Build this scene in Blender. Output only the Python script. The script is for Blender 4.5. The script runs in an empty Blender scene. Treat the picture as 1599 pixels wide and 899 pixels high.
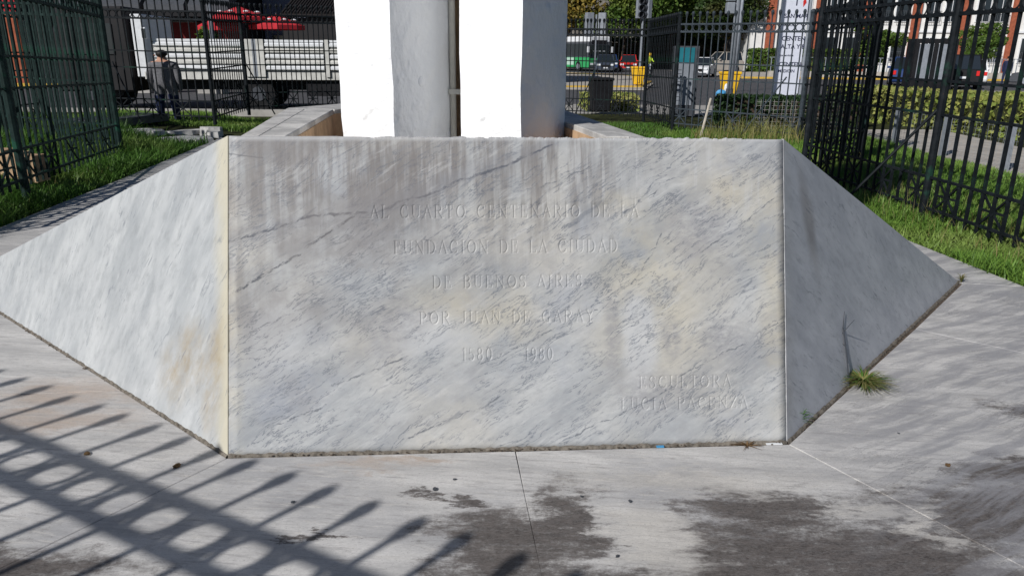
import bpy, bmesh, math, random
import numpy as np
from mathutils import Vector, Matrix
random.seed(7); rng = np.random.default_rng(7)
PI = math.pi
S = bpy.context.scene
# ------------------------------------------------------------------ camera
TH = math.atan(365/1155.0); RO = math.radians(0.5)
cd = bpy.data.cameras.new("camera"); cam = bpy.data.objects.new("camera", cd); S.collection.objects.link(cam)
fw = Vector((0, math.cos(TH), -math.sin(TH))); r0 = Vector((1, 0, 0)); u0 = Vector((0, math.sin(TH), math.cos(TH)))
R_ = r0*math.cos(RO) + u0*math.sin(RO); U_ = u0*math.cos(RO) - r0*math.sin(RO)
m = Matrix((R_, U_, -fw)).transposed().to_4x4(); m.translation = Vector((0, 0, 1.6))
cam.matrix_world = m
cd.sensor_width = 36; cd.lens = 1155/1599*36; cd.clip_end = 2000; cd.clip_start = 0.05
S.camera = cam
# ------------------------------------------------------------------ sky, sun, exposure
EL = math.radians(34); AZ = math.radians(220.2)
w = bpy.data.worlds.new("World"); S.world = w; w.use_nodes = True
sk = w.node_tree.nodes.new('ShaderNodeTexSky'); sk.sky_type = 'NISHITA'; sk.sun_disc = False
sk.air_density = .75; sk.dust_density = .3; sk.ozone_density = 3.0; sk.sun_elevation = EL; sk.sun_rotation = AZ
w.node_tree.links.new(sk.outputs[0], w.node_tree.nodes['Background'].inputs[0])
w.node_tree.nodes['Background'].inputs[1].default_value = 0.059
sd = bpy.data.lights.new("sun", 'SUN'); sun = bpy.data.objects.new("sun", sd); S.collection.objects.link(sun)
sd.energy = 5.0; sd.angle = math.radians(0.45); sd.color = (1, .98, .955)
tosun = Vector((math.sin(AZ)*math.cos(EL), math.cos(AZ)*math.cos(EL), math.sin(EL)))
sun.rotation_euler = tosun.to_track_quat('Z', 'Y').to_euler(); sun.location = (0, 0, 30)
S.view_settings.view_transform = 'Standard'; S.view_settings.look = 'None'
S.view_settings.exposure = -0.2; S.view_settings.gamma = 1
S.render.resolution_x = 1024; S.render.resolution_y = 575
# ------------------------------------------------------------------ material helpers
class T:
    def __init__(s, name, rough=.6, spec=.3, metal=0):
        s.m = bpy.data.materials.new(name); s.m.use_nodes = True; s.nt = s.m.node_tree
        s.b = s.nt.nodes['Principled BSDF']; s.out = s.nt.nodes['Material Output']
        s.b.inputs['Roughness'].default_value = rough; s.b.inputs['Metallic'].default_value = metal
        s.b.inputs['Specular IOR Level'].default_value = spec
        s.co = s.nt.nodes.new('ShaderNodeTexCoord').outputs['Object']
    def N(s, t): return s.nt.nodes.new(t)
    def put(s, sock, v):
        if isinstance(v, bpy.types.NodeSocket): s.nt.links.new(v, sock)
        elif v is not None:
            if isinstance(v, tuple) and len(v) == 3 and sock.type == 'RGBA': v = (*v, 1)
            sock.default_value = v
    def map(s, v=None, rot=0, scale=(1, 1, 1), loc=(0, 0, 0)):
        a = s.N('ShaderNodeMapping'); a.vector_type = 'POINT'
        if rot:   # rotate first, then scale
            b = s.N('ShaderNodeMapping'); s.put(b.inputs[0], v or s.co); b.inputs['Rotation'].default_value = (0, 0, math.radians(rot)); v = b.outputs[0]
        s.put(a.inputs[0], v or s.co); a.inputs['Scale'].default_value = scale; a.inputs['Location'].default_value = loc
        return a.outputs[0]
    def noise(s, v=None, scale=1, detail=4, rough=.5, dist=0, color=False):
        a = s.N('ShaderNodeTexNoise'); s.put(a.inputs['Vector'], v or s.co); a.inputs['Scale'].default_value = scale
        a.inputs['Detail'].default_value = detail; a.inputs['Roughness'].default_value = rough; a.inputs['Distortion'].default_value = dist
        return a.outputs['Color' if color else 'Fac']
    def op(s, o, a, b=None, c=None):
        n = s.N('ShaderNodeMath'); n.operation = o; s.put(n.inputs[0], a)
        if b is not None: s.put(n.inputs[1], b)
        if c is not None: s.put(n.inputs[2], c)
        return n.outputs[0]
    def mul(s, a, b): return s.op('MULTIPLY', a, b)
    def ss(s, x, lo, hi, a=0., b=1.):
        n = s.N('ShaderNodeMapRange'); n.interpolation_type = 'SMOOTHSTEP'; s.put(n.inputs[0], x)
        n.inputs[1].default_value = lo; n.inputs[2].default_value = hi; n.inputs[3].default_value = a; n.inputs[4].default_value = b
        return n.outputs[0]
    def mix(s, f, a, b, mode='MIX'):
        n = s.N('ShaderNodeMix'); n.data_type = 'RGBA'; n.blend_type = mode; s.put(n.inputs[0], f); s.put(n.inputs[6], a); s.put(n.inputs[7], b)
        return n.outputs[2]
    def vm(s, o, a, b=None):
        n = s.N('ShaderNodeVectorMath'); n.operation = o; s.put(n.inputs[0], a)
        if b is not None: s.put(n.inputs[3 if o == 'SCALE' else 1], b)
        return n.outputs['Value' if o in ('LENGTH', 'DOT_PRODUCT', 'DISTANCE') else 'Vector']
    def sep(s, v=None):
        n = s.N('ShaderNodeSeparateXYZ'); s.put(n.inputs[0], v or s.co); return n.outputs
    def blob(s, p, c, r, soft=.5, rot=0):
        q = s.vm('SUBTRACT', p, (c[0], c[1], 0))
        if rot: q = s.map(q, rot=rot)
        q = s.vm('MULTIPLY', q, (1/r[0], 1/r[1], 0)); return s.ss(s.vm('LENGTH', q), 1+soft, 1-soft)
    def seg(s, p, a, b, wd):
        ax = (a[0], a[1], 0.); d = (b[0]-a[0], b[1]-a[1], 0.); L2 = d[0]**2+d[1]**2
        pa = s.vm('SUBTRACT', p, ax); n = s.op('DIVIDE', s.vm('DOT_PRODUCT', pa, d), L2)
        n.node.use_clamp = True
        q = s.vm('SUBTRACT', pa, s.vm('SCALE', d, n)); q = s.vm('MULTIPLY', q, (1., 1., 0.))
        return s.ss(s.vm('LENGTH', q), wd, wd*.3)
    def wob(s, amt, scale, v=None, detail=3):
        n = s.noise(v, scale, detail, .6, color=True); n = s.vm('SUBTRACT', n, (.5, .5, .5)); return s.vm('ADD', v or s.co, s.vm('SCALE', n, amt))
    def maxi(s, xs):
        o = xs[0]
        for x in xs[1:]: o = s.op('MAXIMUM', o, x)
        return o
    def bump(s, h, strength=.3, dist=.01):
        n = s.N('ShaderNodeBump'); s.put(n.inputs['Height'], h); n.inputs['Strength'].default_value = strength; n.inputs['Distance'].default_value = dist
        s.put(s.b.inputs['Normal'], n.outputs[0]); return s
    def col(s, c): s.put(s.b.inputs['Base Color'], c); return s
def plain(name, c, rough=.6, spec=.3, metal=0, var=.25, scale=8, bump=0):
    t = T(name, rough, spec, metal); n = t.noise(scale=scale, detail=5, rough=.65)
    dark = tuple(x*(1-var) for x in c); lite = tuple(min(1, x*(1+var*.6)) for x in c)
    t.col(t.mix(t.ss(n, .3, .7), dark, lite))
    if bump: t.bump(n, bump, .01)
    return t.m
def leafmat(name, cols, trans=.3, rough=.5, scale=.8):
    t = T(name, rough, .25); g = t.N('ShaderNodeNewGeometry').outputs['Random Per Island']
    n = t.noise(scale=scale, detail=2)
    c = t.mix(t.ss(g, 0, 1), cols[0], cols[1]); c = t.mix(t.mul(t.ss(n, .45, .75), .7), c, cols[2])
    t.col(c); tr = t.N('ShaderNodeBsdfTranslucent'); t.put(tr.inputs[0], c)
    mx = t.N('ShaderNodeMixShader'); mx.inputs[0].default_value = trans
    t.nt.links.new(t.b.outputs[0], mx.inputs[1]); t.nt.links.new(tr.outputs[0], mx.inputs[2]); t.nt.links.new(mx.outputs[0], t.out.inputs[0])
    return t.m
M = {}
# ---- carved front slab (local metres: x along, y up the slope)
def marble_front():
    t = T('marble_front', .5, .35); p = t.wob(.06, 6, detail=6); v = t.map(rot=-33)
    big = t.noise(t.map(v, scale=(1.1, 3.2, 1)), 1.6, 5, .6); c = t.mix(t.ss(big, .33, .68), (.29, .305, .32), (.47, .475, .47))
    warm = t.noise(None, 1.7, 3, .5); c = t.mix(t.mul(t.ss(warm, .42, .66), .55), c, (.50, .465, .40))
    blu = t.noise(t.map(loc=(3, 1, 0)), 2.6, 4, .6); c = t.mix(t.mul(t.ss(blu, .52, .7), .5), c, (.31, .33, .375))
    cl = t.noise(t.map(scale=(1, 1.6, 1)), 22, 6, .7); c = t.mix(t.ss(cl, .35, .7, .0, .32), c, (.28, .28, .29)); bl = t.noise(t.map(loc=(12, 4, 0)), 3.6, 7, .68); c = t.mix(t.ss(bl, .50, .66, 0, .5), c, (.29, .29, .295))
    # light cloudy streaks along the vein direction
    st = t.noise(t.map(v, scale=(2.5, 14, 1)), 2.2, 6, .62); c = t.mix(t.mul(t.ss(st, .5, .75), .5), c, (.54, .535, .525))
    # yellow mineral patches
    y = t.maxi([t.blob(p, (1.71, .86), (.10, .20), .6), t.blob(p, (1.76, .72), (.13, .12), .7), t.blob(p, (2.33, .6), (.07, .42), .7), t.blob(p, (1.64, 1.03), (.10, .06), .7, 30), t.blob(p, (2.3, .95), (.1, .2), .8), t.blob(p, (.03, .5), (.03, .5), .8), t.blob(p, (1.78, .62), (.22, .3), .9), t.blob(p, (1.0, .58), (.3, .12), .9), t.blob(p, (2.1, 1.1), (.12, .1), .8)])
    yn = t.noise(v, 5, 5, .6); c = t.mix(t.mul(t.mul(y, t.ss(yn, .3, .65)), .5), c, (.53, .47, .34))
    l = t.maxi([t.blob(p, (1.73, .45), (.075, .21), .35), t.blob(p, (.85, .50), (.17, .07), .8), t.blob(p, (.2, .52), (.12, .14), .8)]); c = t.mix(t.mul(l, .6), c, (.53, .535, .54))
    dk = t.maxi([t.blob(p, (1.865, .46), (.04, .09), .5), t.blob(p, (1.61, .49), (.035, .17), .5), t.blob(p, (1.97, .93), (.13, .1), .8), t.blob(p, (.7, .56), (.12, .08), .8), t.blob(p, (1.79, .22), (.12, .1), .8), t.blob(p, (2.1, .45), (.12, .08), .8)])
    c = t.mix(t.mul(t.mul(dk, t.ss(cl, .3, .6)), .6), c, (.27, .265, .275))
    # rain dirt: vertical runs below the top edge
    d1 = t.noise(t.map(scale=(9, .9, 1)), 1.7, 5, .62); gate = t.noise(t.map(loc=(9, 0, 0)), 2.4, 3, .5)
    sy = t.sep()[1]; hi = t.ss(t.op('ADD', sy, t.mul(t.op('SUBTRACT', gate, .5), .5)), .68, 1.22)
    xm = t.ss(t.sep()[0], 1.85, 1.35, .12, 1.)
    drip = t.mul(t.mul(t.ss(d1, .38, .6), hi), xm); fine = t.noise(t.map(scale=(40, 4, 1)), 2, 4, .7)
    c = t.mix(t.mul(drip, t.ss(fine, .2, .6, .45, .85)), c, (.175, .158, .147))
    lowdirt = t.mul(t.ss(t.sep()[0], .36, .05), t.ss(t.noise(t.map(scale=(5, 1, 1), loc=(4, 4, 0)), 2.5, 5, .6), .42, .62)); c = t.mix(t.mul(t.mul(lowdirt, t.ss(sy, .35, .7)), .6), c, (.24, .225, .21))
    lr = t.noise(t.map(scale=(22, 1.6, 1), loc=(2, 7, 0)), 1.3, 3, .5); c = t.mix(t.mul(t.mul(t.ss(lr, .60, .70), hi), .55), c, (.47, .47, .47))
    # veins
    vw = t.wob(.12, 2.2, v); vs = t.map(vw, scale=(1.1, 6, 1)); veins = []
    for sc, wd, lc in ((1.1, .009, 0), (2.3, .013, 5), (4.2, .018, 11)):
        n = t.noise(t.map(vs, loc=(lc, lc*1.3, 0)), sc, 7, .62); a = t.op('ABSOLUTE', t.op('SUBTRACT', n, .5)); g = t.noise(t.map(v, loc=(lc, 2, 0)), 3.3, 4, .6)
        veins.append(t.mul(t.ss(a, wd, .0005), t.ss(g, .43, .60)))
    dash = t.noise(t.map(vw, scale=(5, 40, 1)), 1.0, 7, .66); dg = t.noise(t.map(v, scale=(1, 2, 1), loc=(1, 8, 0)), 2.6, 4, .6)
    veins.append(t.mul(t.mul(t.ss(dash, .60, .68), t.ss(dg, .46, .62)), .8))
    dash2 = t.noise(t.map(vw, scale=(3, 17, 1), loc=(3, 3, 0)), 1.0, 4, .6); veins.append(t.mul(t.mul(t.ss(dash2, .64, .70), t.ss(dg, .35, .5)), .55))
    w2 = t.noise(t.map(vw, scale=(1.5, 9, 1), loc=(2, 5, 0)), 2.6, 8, .7); wg = t.ss(t.noise(t.map(loc=(7, 7, 0)), 1.9, 4, .6), .35, .65); c = t.mix(t.mul(wg, t.ss(w2, .54, .68, 0, .45)), c, (.56, .56, .55)); c = t.mix(t.mul(wg, t.ss(w2, .44, .33, 0, .4)), c, (.22, .235, .26))
    c = t.mix(t.mul(t.maxi(veins), .72), c, (.10, .115, .145))
    # the long dark veins that cross the left half
    q = t.wob(.022, 34, t.wob(.035, 12, t.wob(.05, 3.5), 5), 5); P1 = [(.016, .889), (.258, .954), (.364, .998), (.508, .998), (.601, 1.01), (.761, 1.076), (.922, 1.111), (1.165, 1.202), (1.356, 1.291)]
    P2 = [(.033, .675), (.177, .766), (.336, .866), (.468, .958), (.548, 1.0)]
    sg = [t.seg(q, a, b, .0075) for a, b in list(zip(P1, P1[1:]))+list(zip(P2, P2[1:]))]; br = t.noise(t.map(v, scale=(1, 3, 1)), 14, 6, .75)
    c = t.mix(t.mul(t.mul(t.maxi(sg), t.ss(br, .40, .56)), .92), c, (.06, .065, .08))
    more = [((1.30, 1.10), (1.52, 1.19), .004), ((1.66, 1.0), (1.86, 1.12), .004), ((1.70, .70), (1.83, .90), .004), ((.42, .28), (.74, .40), .0045), ((.72, .06), (1.14, .22), .005), ((2.0, .83), (2.34, 1.06), .004), ((1.05, .36), (1.55, .60), .0035), ((.05, .50), (.42, .66), .004), ((1.9, .30), (2.34, .52), .004), ((.16, .12), (.40, .20), .004), ((1.45, .05), (1.9, .26), .004)]
    sg2 = [t.seg(q, a, b, w_) for a, b, w_ in more]; c = t.mix(t.mul(t.mul(t.maxi(sg2), t.ss(br, .42, .58)), .8), c, (.10, .11, .13))
    halo = [t.seg(q, P1[0], P1[5], .05), t.seg(q, P1[5], P1[8], .05)]; c = t.mix(t.mul(t.maxi(halo), .22), c, (.2, .21, .24))
    ck = t.seg(t.wob(.01, 20), (.0, 1.252), (.16, 1.232), .004); c = t.mix(t.mul(ck, .7), c, (.12, .12, .13))
    ul = t.mul(t.blob(p, (.25, 1.0), (.75, .5), .6), t.ss(t.noise(t.map(loc=(6, 2, 0)), 3.2, 6, .65), .38, .62)); c = t.mix(t.mul(ul, .55), c, (.185, .168, .16))
    c = t.mix(t.ss(sy, 1.295, 1.315, 0, .5), c, (.5, .5, .5))
    sp = t.noise(None, 160, 3, .6); c = t.mix(t.ss(sp, .62, .72, 0, .35), c, (.17, .17, .18))
    t.col(c); t.bump(t.noise(None, 90, 5, .7), .12, .004); return t.m
def marble_side(name, base, dark, yel, sgn):
    t = T(name, .5, .35); v = t.map(rot=62 if sgn < 0 else 38); vw = t.wob(.1, 2.5, v); p = t.wob(.09, 6, detail=6)
    big = t.noise(t.map(v, scale=(1, 3, 1)), 1.5, 5, .6); c = t.mix(t.ss(big, .3, .7), dark, base)
    cl = t.noise(t.map(v, scale=(1, 2.2, 1)), 9, 7, .68); c = t.mix(t.ss(cl, .45, .75, 0, .55), c, tuple(x*.7 for x in dark))
    lt = t.noise(t.map(v, scale=(1.3, 6, 1), loc=(5, 5, 0)), 3, 6, .65); c = t.mix(t.ss(lt, .5, .75, 0, .6), c, tuple(min(.8, x*1.12) for x in base))
    # the edge strip beside the front slab and its rusty patch
    e = t.op('SUBTRACT', t.sep()[0], t.mul(t.sep()[1], .185)); en = t.noise(t.map(scale=(3, 1, 1)), 3, 4, .6)
    es = t.ss(t.op('ADD', e, t.mul(t.op('SUBTRACT', en, .5), .16)), .13, .0)
    c = t.mix(t.mul(es, yel), c, (.53, .485, .36))
    if sgn < 0:
        r = t.maxi([t.blob(p, (.17, .30), (.08, .24), .6), t.blob(p, (.36, .33), (.12, .14), .7), t.blob(p, (.5, .2), (.1, .12), .8)]); rn = t.noise(t.map(v, scale=(1, 1.8, 1)), 4, 7, .72)
        c = t.mix(t.mul(t.mul(r, t.ss(rn, .30, .68)), .75), c, (.33, .26, .16))
    else:
        r = t.blob(p, (.46, .9), (.05, .22), .7, -12); c = t.mix(t.mul(r, .5), c, (.2, .17, .15))
        r = t.mul(t.ss(t.sep()[0], .3, 0), t.ss(t.noise(None, 5, 5, .6), .4, .6)); c = t.mix(t.mul(r, .35), c, (.22, .2, .18))
    dash = t.noise(t.map(vw, scale=(8, 60, 1)), 1.0, 5, .62); dg = t.noise(t.map(v, scale=(1, 2, 1)), 3.3, 4, .6)
    a = t.mul(t.ss(dash, .57, .66), t.ss(dg, .4, .6)); n = t.noise(t.map(vw, scale=(1.2, 6, 1)), 1.6, 7, .6); b = t.mul(t.ss(t.op('ABSOLUTE', t.op('SUBTRACT', n, .5)), .012, 0), t.ss(dg, .5, .65))
    c = t.mix(t.mul(t.maxi([a, b]), .6), c, (.16, .175, .2)); t.col(c); t.bump(t.noise(None, 90, 5, .7), .12, .004); return t.m
def marble_floor():
    t = T('marble_floor', .55, .3); p = t.wob(.22, 9, None, detail=8); wn = t.vm('SUBTRACT', t.noise(t.map(scale=(1, 2.4, 1)), 3.4, 9, .72, color=True), (.5, .5, .5)); p = t.vm('ADD', t.co, t.vm('MULTIPLY', wn, (.85, .42, 0.))); i = t.N('ShaderNodeObjectInfo').outputs['Random']
    v = t.map(rot=6); st = t.noise(t.map(v, scale=(1, 5, 1)), 1.8, 7, .62); c = t.mix(t.ss(st, .3, .7), (.44, .43, .42), (.66, .64, .615))
    g = t.noise(t.map(loc=(4, 9, 0)), 1.1, 5, .6); c = t.mix(t.ss(g, .5, .68, 0, .7), c, (.33, .33, .345))
    s2 = t.noise(t.map(v, scale=(3, 26, 1)), 2, 6, .7); c = t.mix(t.ss(s2, .50, .68, 0, .75), c, (.30, .285, .28))
    s4 = t.noise(t.map(v, scale=(3, 18, 1), loc=(7, 3, 0)), 2.4, 6, .7); c = t.mix(t.ss(s4, .52, .66, 0, .75), c, (.59, .565, .53))
    red = t.maxi([t.blob(p, (-2.2, 3.3), (.30, .14), .7), t.blob(p, (-2.1, 3.02), (.34, .10), .7), t.blob(p, (-.60, 2.66), (.20, .035), .6), t.blob(p, (-.36, 2.70), (.14, .025), .6), t.blob(p, (-1.7, 3.3), (.2, .08), .8)])
    c = t.mix(t.mul(red, t.ss(st, .3, .6, .3, .7)), c, (.42, .31, .23))
    x, y, z = t.sep()
    dk = t.maxi([t.blob(p, (.20, 2.27), (.13, .30), .7), t.blob(p, (-.03, 2.15), (.26, .26), .7), t.blob(p, (.85, 2.08), (.42, .28), .6), t.blob(p, (1.3, 2.12), (.45, .22), .7), t.blob(p, (1.85, 2.36), (.6, .20), .7), t.blob(p, (.95, 2.38), (.28, .15), .7), t.blob(p, (.3, 1.85), (.5, .2), .6),
                 t.blob(p, (2.15, 2.64), (.34, .13), .5), t.blob(p, (1.5, 1.75), (1.3, .28), .4), t.blob(p, (-.25, 2.42), (.10, .035), .6), t.blob(p, (-.65, 2.19), (.09, .03), .6), t.blob(p, (-1.7, 2.0), (.45, .14), .8), t.blob(p, (2.5, 3.2), (.2, .1), .8)])
    gr = t.noise(t.map(scale=(1, 1.8, 1)), 20, 9, .8); gr2 = t.noise(None, 75, 5, .75); patch = t.noise(t.map(t.co, scale=(1, 2.6, 1), loc=(8, 2, 0)), 6, 9, .72); raw = t.op('ADD', dk, t.op('ADD', t.mul(t.op('SUBTRACT', gr, .5), 1.1), t.mul(t.op('SUBTRACT', patch, .5), 1.5))); raw = t.op('ADD', raw, t.mul(t.op('SUBTRACT', gr2, .5), .7)); dm = t.mul(t.ss(raw, .22, 1.0), t.ss(dk, 0, .3))
    li = t.maxi([t.blob(p, (.50, 2.22), (.16, .17), .5), t.blob(p, (1.32, 2.37), (.12, .05), .6), t.blob(p, (1.5, 2.28), (.06, .1), .6), t.blob(p, (.72, 2.56), (.4, .07), .7)])
    dm = t.mul(dm, t.op('SUBTRACT', 1., t.mul(li, .9))); c = t.mix(t.mul(dm, .97), c, t.mix(t.ss(gr, .35, .65), (.024, .016, .013), (.10, .082, .074)))
    c = t.mix(t.mul(li, .35), c, (.62, .57, .49))
    ll = t.noise(t.map(loc=(1, 1, 0)), 6, 8, .75); c = t.mix(t.ss(ll, .58, .72, 0, .5), c, (.25, .225, .205))
    # right-hand slabs are greyer with long curved veins
    rt = t.ss(x, 1.0, 1.9); vv = t.map(t.wob(.22, .8), rot=-28, scale=(1, 8, 1)); n = t.noise(vv, 1.5, 9, .7); c = t.mix(t.mul(t.mul(rt, t.ss(n, .42, .60)), .75), c, (.27, .268, .285))
    vn = t.ss(t.op('ABSOLUTE', t.op('SUBTRACT', n, .5)), .012, .001); c = t.mix(t.mul(vn, t.mul(t.ss(rt, 0, 1, .2, .75), t.ss(t.noise(t.map(loc=(5, 5, 0)), 2.2, 4, .6), .42, .62))), c, (.13, .128, .135))
    fg = t.noise(t.map(scale=(1, 2.5, 1)), 60, 8, .8); c = t.mix(t.ss(fg, .35, .65, .0, .32), c, (.27, .26, .25)); fs = t.noise(t.map(scale=(3, 30, 1), loc=(3, 8, 0)), 4, 8, .75); c = t.mix(t.ss(fs, .56, .66, 0, .5), c, (.25, .24, .235))
    sp = t.noise(None, 150, 3, .6); c = t.mix(t.ss(sp, .60, .70, 0, .55), c, (.17, .16, .15))
    t.col(c); t.bump(t.noise(None, 70, 6, .75), .25, .004)
    t.put(t.b.inputs['Roughness'], t.ss(gr, .3, .7, .45, .75)); return t.m
M['front'] = marble_front()
M['side_l'] = marble_side('marble_side_lit', (.49, .50, .50), (.34, .355, .365), .8, -1)
M['side_r'] = marble_side('marble_side_shade_lifted', (.58, .585, .60), (.44, .45, .475), .12, 1)  # same marble, made paler: fill light for the shaded wing put into colour
M['floor'] = marble_floor()
def coping():
    t = T('coping_marble', .6, .3); a = t.noise(None, 4, 6, .65); c = t.mix(t.ss(a, .35, .65), (.36, .35, .335), (.58, .56, .53))
    b = t.noise(t.map(scale=(2, 2, 2)), 14, 6, .7); c = t.mix(t.ss(b, .55, .7, 0, .6), c, (.2, .19, .18)); t.col(c); t.bump(b, .3, .01); return t.m
M['coping'] = coping()
def plaster():
    t = T('white_plaster', .55, .3); a = t.noise(None, 3, 3, .5); c = t.mix(t.ss(a, .4, .7), (.86, .865, .87), (.90, .90, .895)); b = t.noise(t.map(loc=(2, 2, 2)), 7, 5, .6)
    c = t.mix(t.ss(b, .6, .72, 0, .15), c, (.76, .76, .75)); t.col(c)
    z = t.N('ShaderNodeTexVoronoi'); z.inputs['Scale'].default_value = 5; t.put(z.inputs['Vector'], t.wob(.25, 5)); vz = t.ss(z.outputs['Distance'], .0, .30)
    h = t.op('ADD', t.mul(t.noise(None, 12, 4, .5), 1.3), t.mul(vz, .55)); t.bump(h, .55, .03); return t.m
M['plaster'] = plaster()
M['tan'] = plain('tan_render', (.50, .34, .21), .8, .1, var=.3, scale=6, bump=.2)
M['mortar'] = plain('dark_mortar', (.12, .095, .075), .9, .1, var=.6, scale=60, bump=.4)
M['joint'] = plain('pale_mortar', (.17, .15, .125), .9, .1, var=.5, scale=40)
M['pvc'] = plain('cream_plastic', (.62, .60, .53), .45, .4, var=.12)
def paint(name, c, rust):
    t = T(name, .62, .14); n = t.noise(None, 9, 6, .7); k = t.noise(t.map(loc=(3, 3, 3)), 3.2, 5, .65)
    cc = t.mix(t.ss(n, .4, .7), c, tuple(x*1.8+.004 for x in c)); cc = t.mix(t.ss(k, .55, .68, 0, rust), cc, (.015, .085, .05)); h = t.noise(t.map(loc=(8, 1, 3)), 25, 5, .7)
    cc = t.mix(t.ss(h, .66, .74, 0, .8), cc, (.11, .05, .03)); t.col(cc); t.bump(n, .25, .004); return t.m
M['iron'] = paint('black_iron_paint', (.006, .008, .010), .35)
M['iron_green'] = paint('green_iron_paint', (.009, .020, .018), .7)
M['iron_grey'] = paint('grey_iron_paint', (.030, .038, .046), .3)
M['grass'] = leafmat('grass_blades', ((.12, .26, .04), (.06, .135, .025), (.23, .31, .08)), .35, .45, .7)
M['grass_lit'] = leafmat('sunlit_grass_blades', ((.23, .38, .065), (.11, .22, .04), (.36, .43, .13)), .35, .45, .7)  # brighter copy of the grass, with the sunlight put into its colour
M['grass_dry'] = leafmat('dry_grass', ((.30, .26, .10), (.16, .19, .05), (.34, .27, .13)), .3)
M['soil'] = plain('soil', (.045, .05, .022), .95, .05, var=.5, scale=5)
M['hedge'] = leafmat('hedge_leaves', ((.20, .27, .055), (.36, .37, .10), (.44, .38, .15)), .3)
M['hedge_dark'] = leafmat('dark_hedge_leaves', ((.02, .045, .015), (.03, .06, .02), (.06, .08, .03)), .2)
M['leaf_a'] = leafmat('tree_leaves', ((.06, .125, .02), (.12, .18, .035), (.19, .20, .04)), .3, .5, .25)
M['leaf_b'] = leafmat('autumn_leaves', ((.14, .13, .03), (.32, .22, .04), (.10, .12, .03)), .3, .5, .25)
M['leaf_c'] = leafmat('dark_tree_leaves', ((.025, .055, .015), (.05, .08, .02), (.09, .07, .025)), .25, .5, .3)
M['bark'] = plain('bark', (.07, .05, .038), .9, .1, var=.5, scale=9, bump=.6)
M['asphalt'] = plain('asphalt', (.085, .085, .09), .85, .2, var=.25, scale=3)
M['concrete'] = plain('concrete', (.36, .345, .32), .85, .15, var=.2, scale=2, bump=.15)
M['walk'] = plain('paving', (.42, .385, .34), .85, .15, var=.2, scale=3)
M['kerb_y'] = plain('yellow_kerb_paint', (.62, .40, .06), .7, .2, var=.3, scale=5)
M['white'] = plain('white_paint', (.72, .73, .74), .4, .4, var=.08)
M['offwhite'] = plain('cream_truck_paint', (.60, .59, .55), .4, .45, var=.2, scale=4)
M['silver'] = plain('dented_silver_panel', (.20, .205, .21), .4, .5, .2, var=.3, scale=5)
M['grey'] = plain('grey_paint', (.23, .25, .28), .45, .4, var=.15)
M['dgrey'] = plain('dark_grey_paint', (.06, .065, .075), .5, .35, var=.2)
M['black'] = plain('black_paint', (.012, .012, .014), .6, .2, var=.3)
M['rubber'] = plain('rubber', (.016, .016, .017), .8, .2, var=.3)
M['red'] = plain('red_paint', (.55, .025, .02), .35, .5, var=.12)
M['redcloth'] = plain('red_canvas', (.50, .035, .045), .8, .1, var=.25, scale=3)
M['blue'] = plain('blue_paint', (.02, .05, .16), .35, .5, var=.15)
M['lblue'] = plain('light_blue_plastic', (.07, .30, .55), .5, .3, var=.15)
M['teal'] = plain('teal_panel', (.015, .16, .20), .45, .4, var=.2, scale=3)
M['green'] = plain('bus_green_paint', (.03, .33, .10), .35, .5, var=.12)
M['mint'] = plain('pale_green_panel', (.42, .58, .48), .4, .4, var=.1)
M['yellow'] = plain('yellow_plastic', (.80, .47, .02), .45, .35, var=.12)
M['hivis'] = plain('hi_vis_yellow', (.55, .75, .05), .7, .2, var=.1)
M['beige'] = plain('beige_car_paint', (.42, .38, .33), .35, .5, var=.08)
M['brick'] = plain('brick_red_render', (.33, .10, .055), .85, .1, var=.25, scale=3)
M['bwall'] = plain('white_render', (.72, .71, .68), .8, .15, var=.1, scale=1)
M['gwall'] = plain('blue_grey_render', (.12, .14, .19), .85, .1, var=.2, scale=1)  # blue-grey render darkened, the shade on the houses put into the colour
M['dwall'] = plain('shade_dark_front', (.014, .013, .014), .6, .3, var=.4, scale=1)  # near-black: shade over shopfront, porch and truck cab put into the colour
M['greenwall'] = plain('green_render', (.14, .24, .09), .8, .1, var=.2, scale=2)
M['tile'] = plain('dark_roof_tile', (.025, .022, .022), .8, .15, var=.4, scale=3)
M['stone'] = plain('grey_stone_facade', (.20, .185, .165), .85, .1, var=.3, scale=.8)
M['skin'] = plain('skin', (.45, .25, .17), .6, .3, var=.1)
M['sweater'] = plain('grey_knit', (.15, .15, .16), .95, .05, var=.25, scale=25, bump=.4)
M['navy'] = plain('navy_denim', (.025, .032, .07), .9, .1, var=.3, scale=20)
M['hair'] = plain('dark_hair', (.02, .015, .012), .6, .3, var=.3)
M['wood'] = plain('bleached_wood', (.50, .45, .38), .8, .1, var=.2, scale=20)
M['rubble'] = plain('broken_marble', (.50, .49, .47), .8, .2, var=.35, scale=6, bump=.4)
M['dry'] = plain('dry_leaf', (.16, .10, .05), .8, .1, var=.5, scale=50)
M['lamp'] = plain('headlight_glass', (.75, .78, .8), .1, .8, var=.02)
M['tail'] = plain('tail_light_red', (.65, .02, .02), .2, .6, var=.05)
g_ = T('dark_window_glass', .06, .9); g_.col((.015, .02, .025)); M['glass'] = g_.m
g_.b.inputs['Roughness'].default_value = .12
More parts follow.
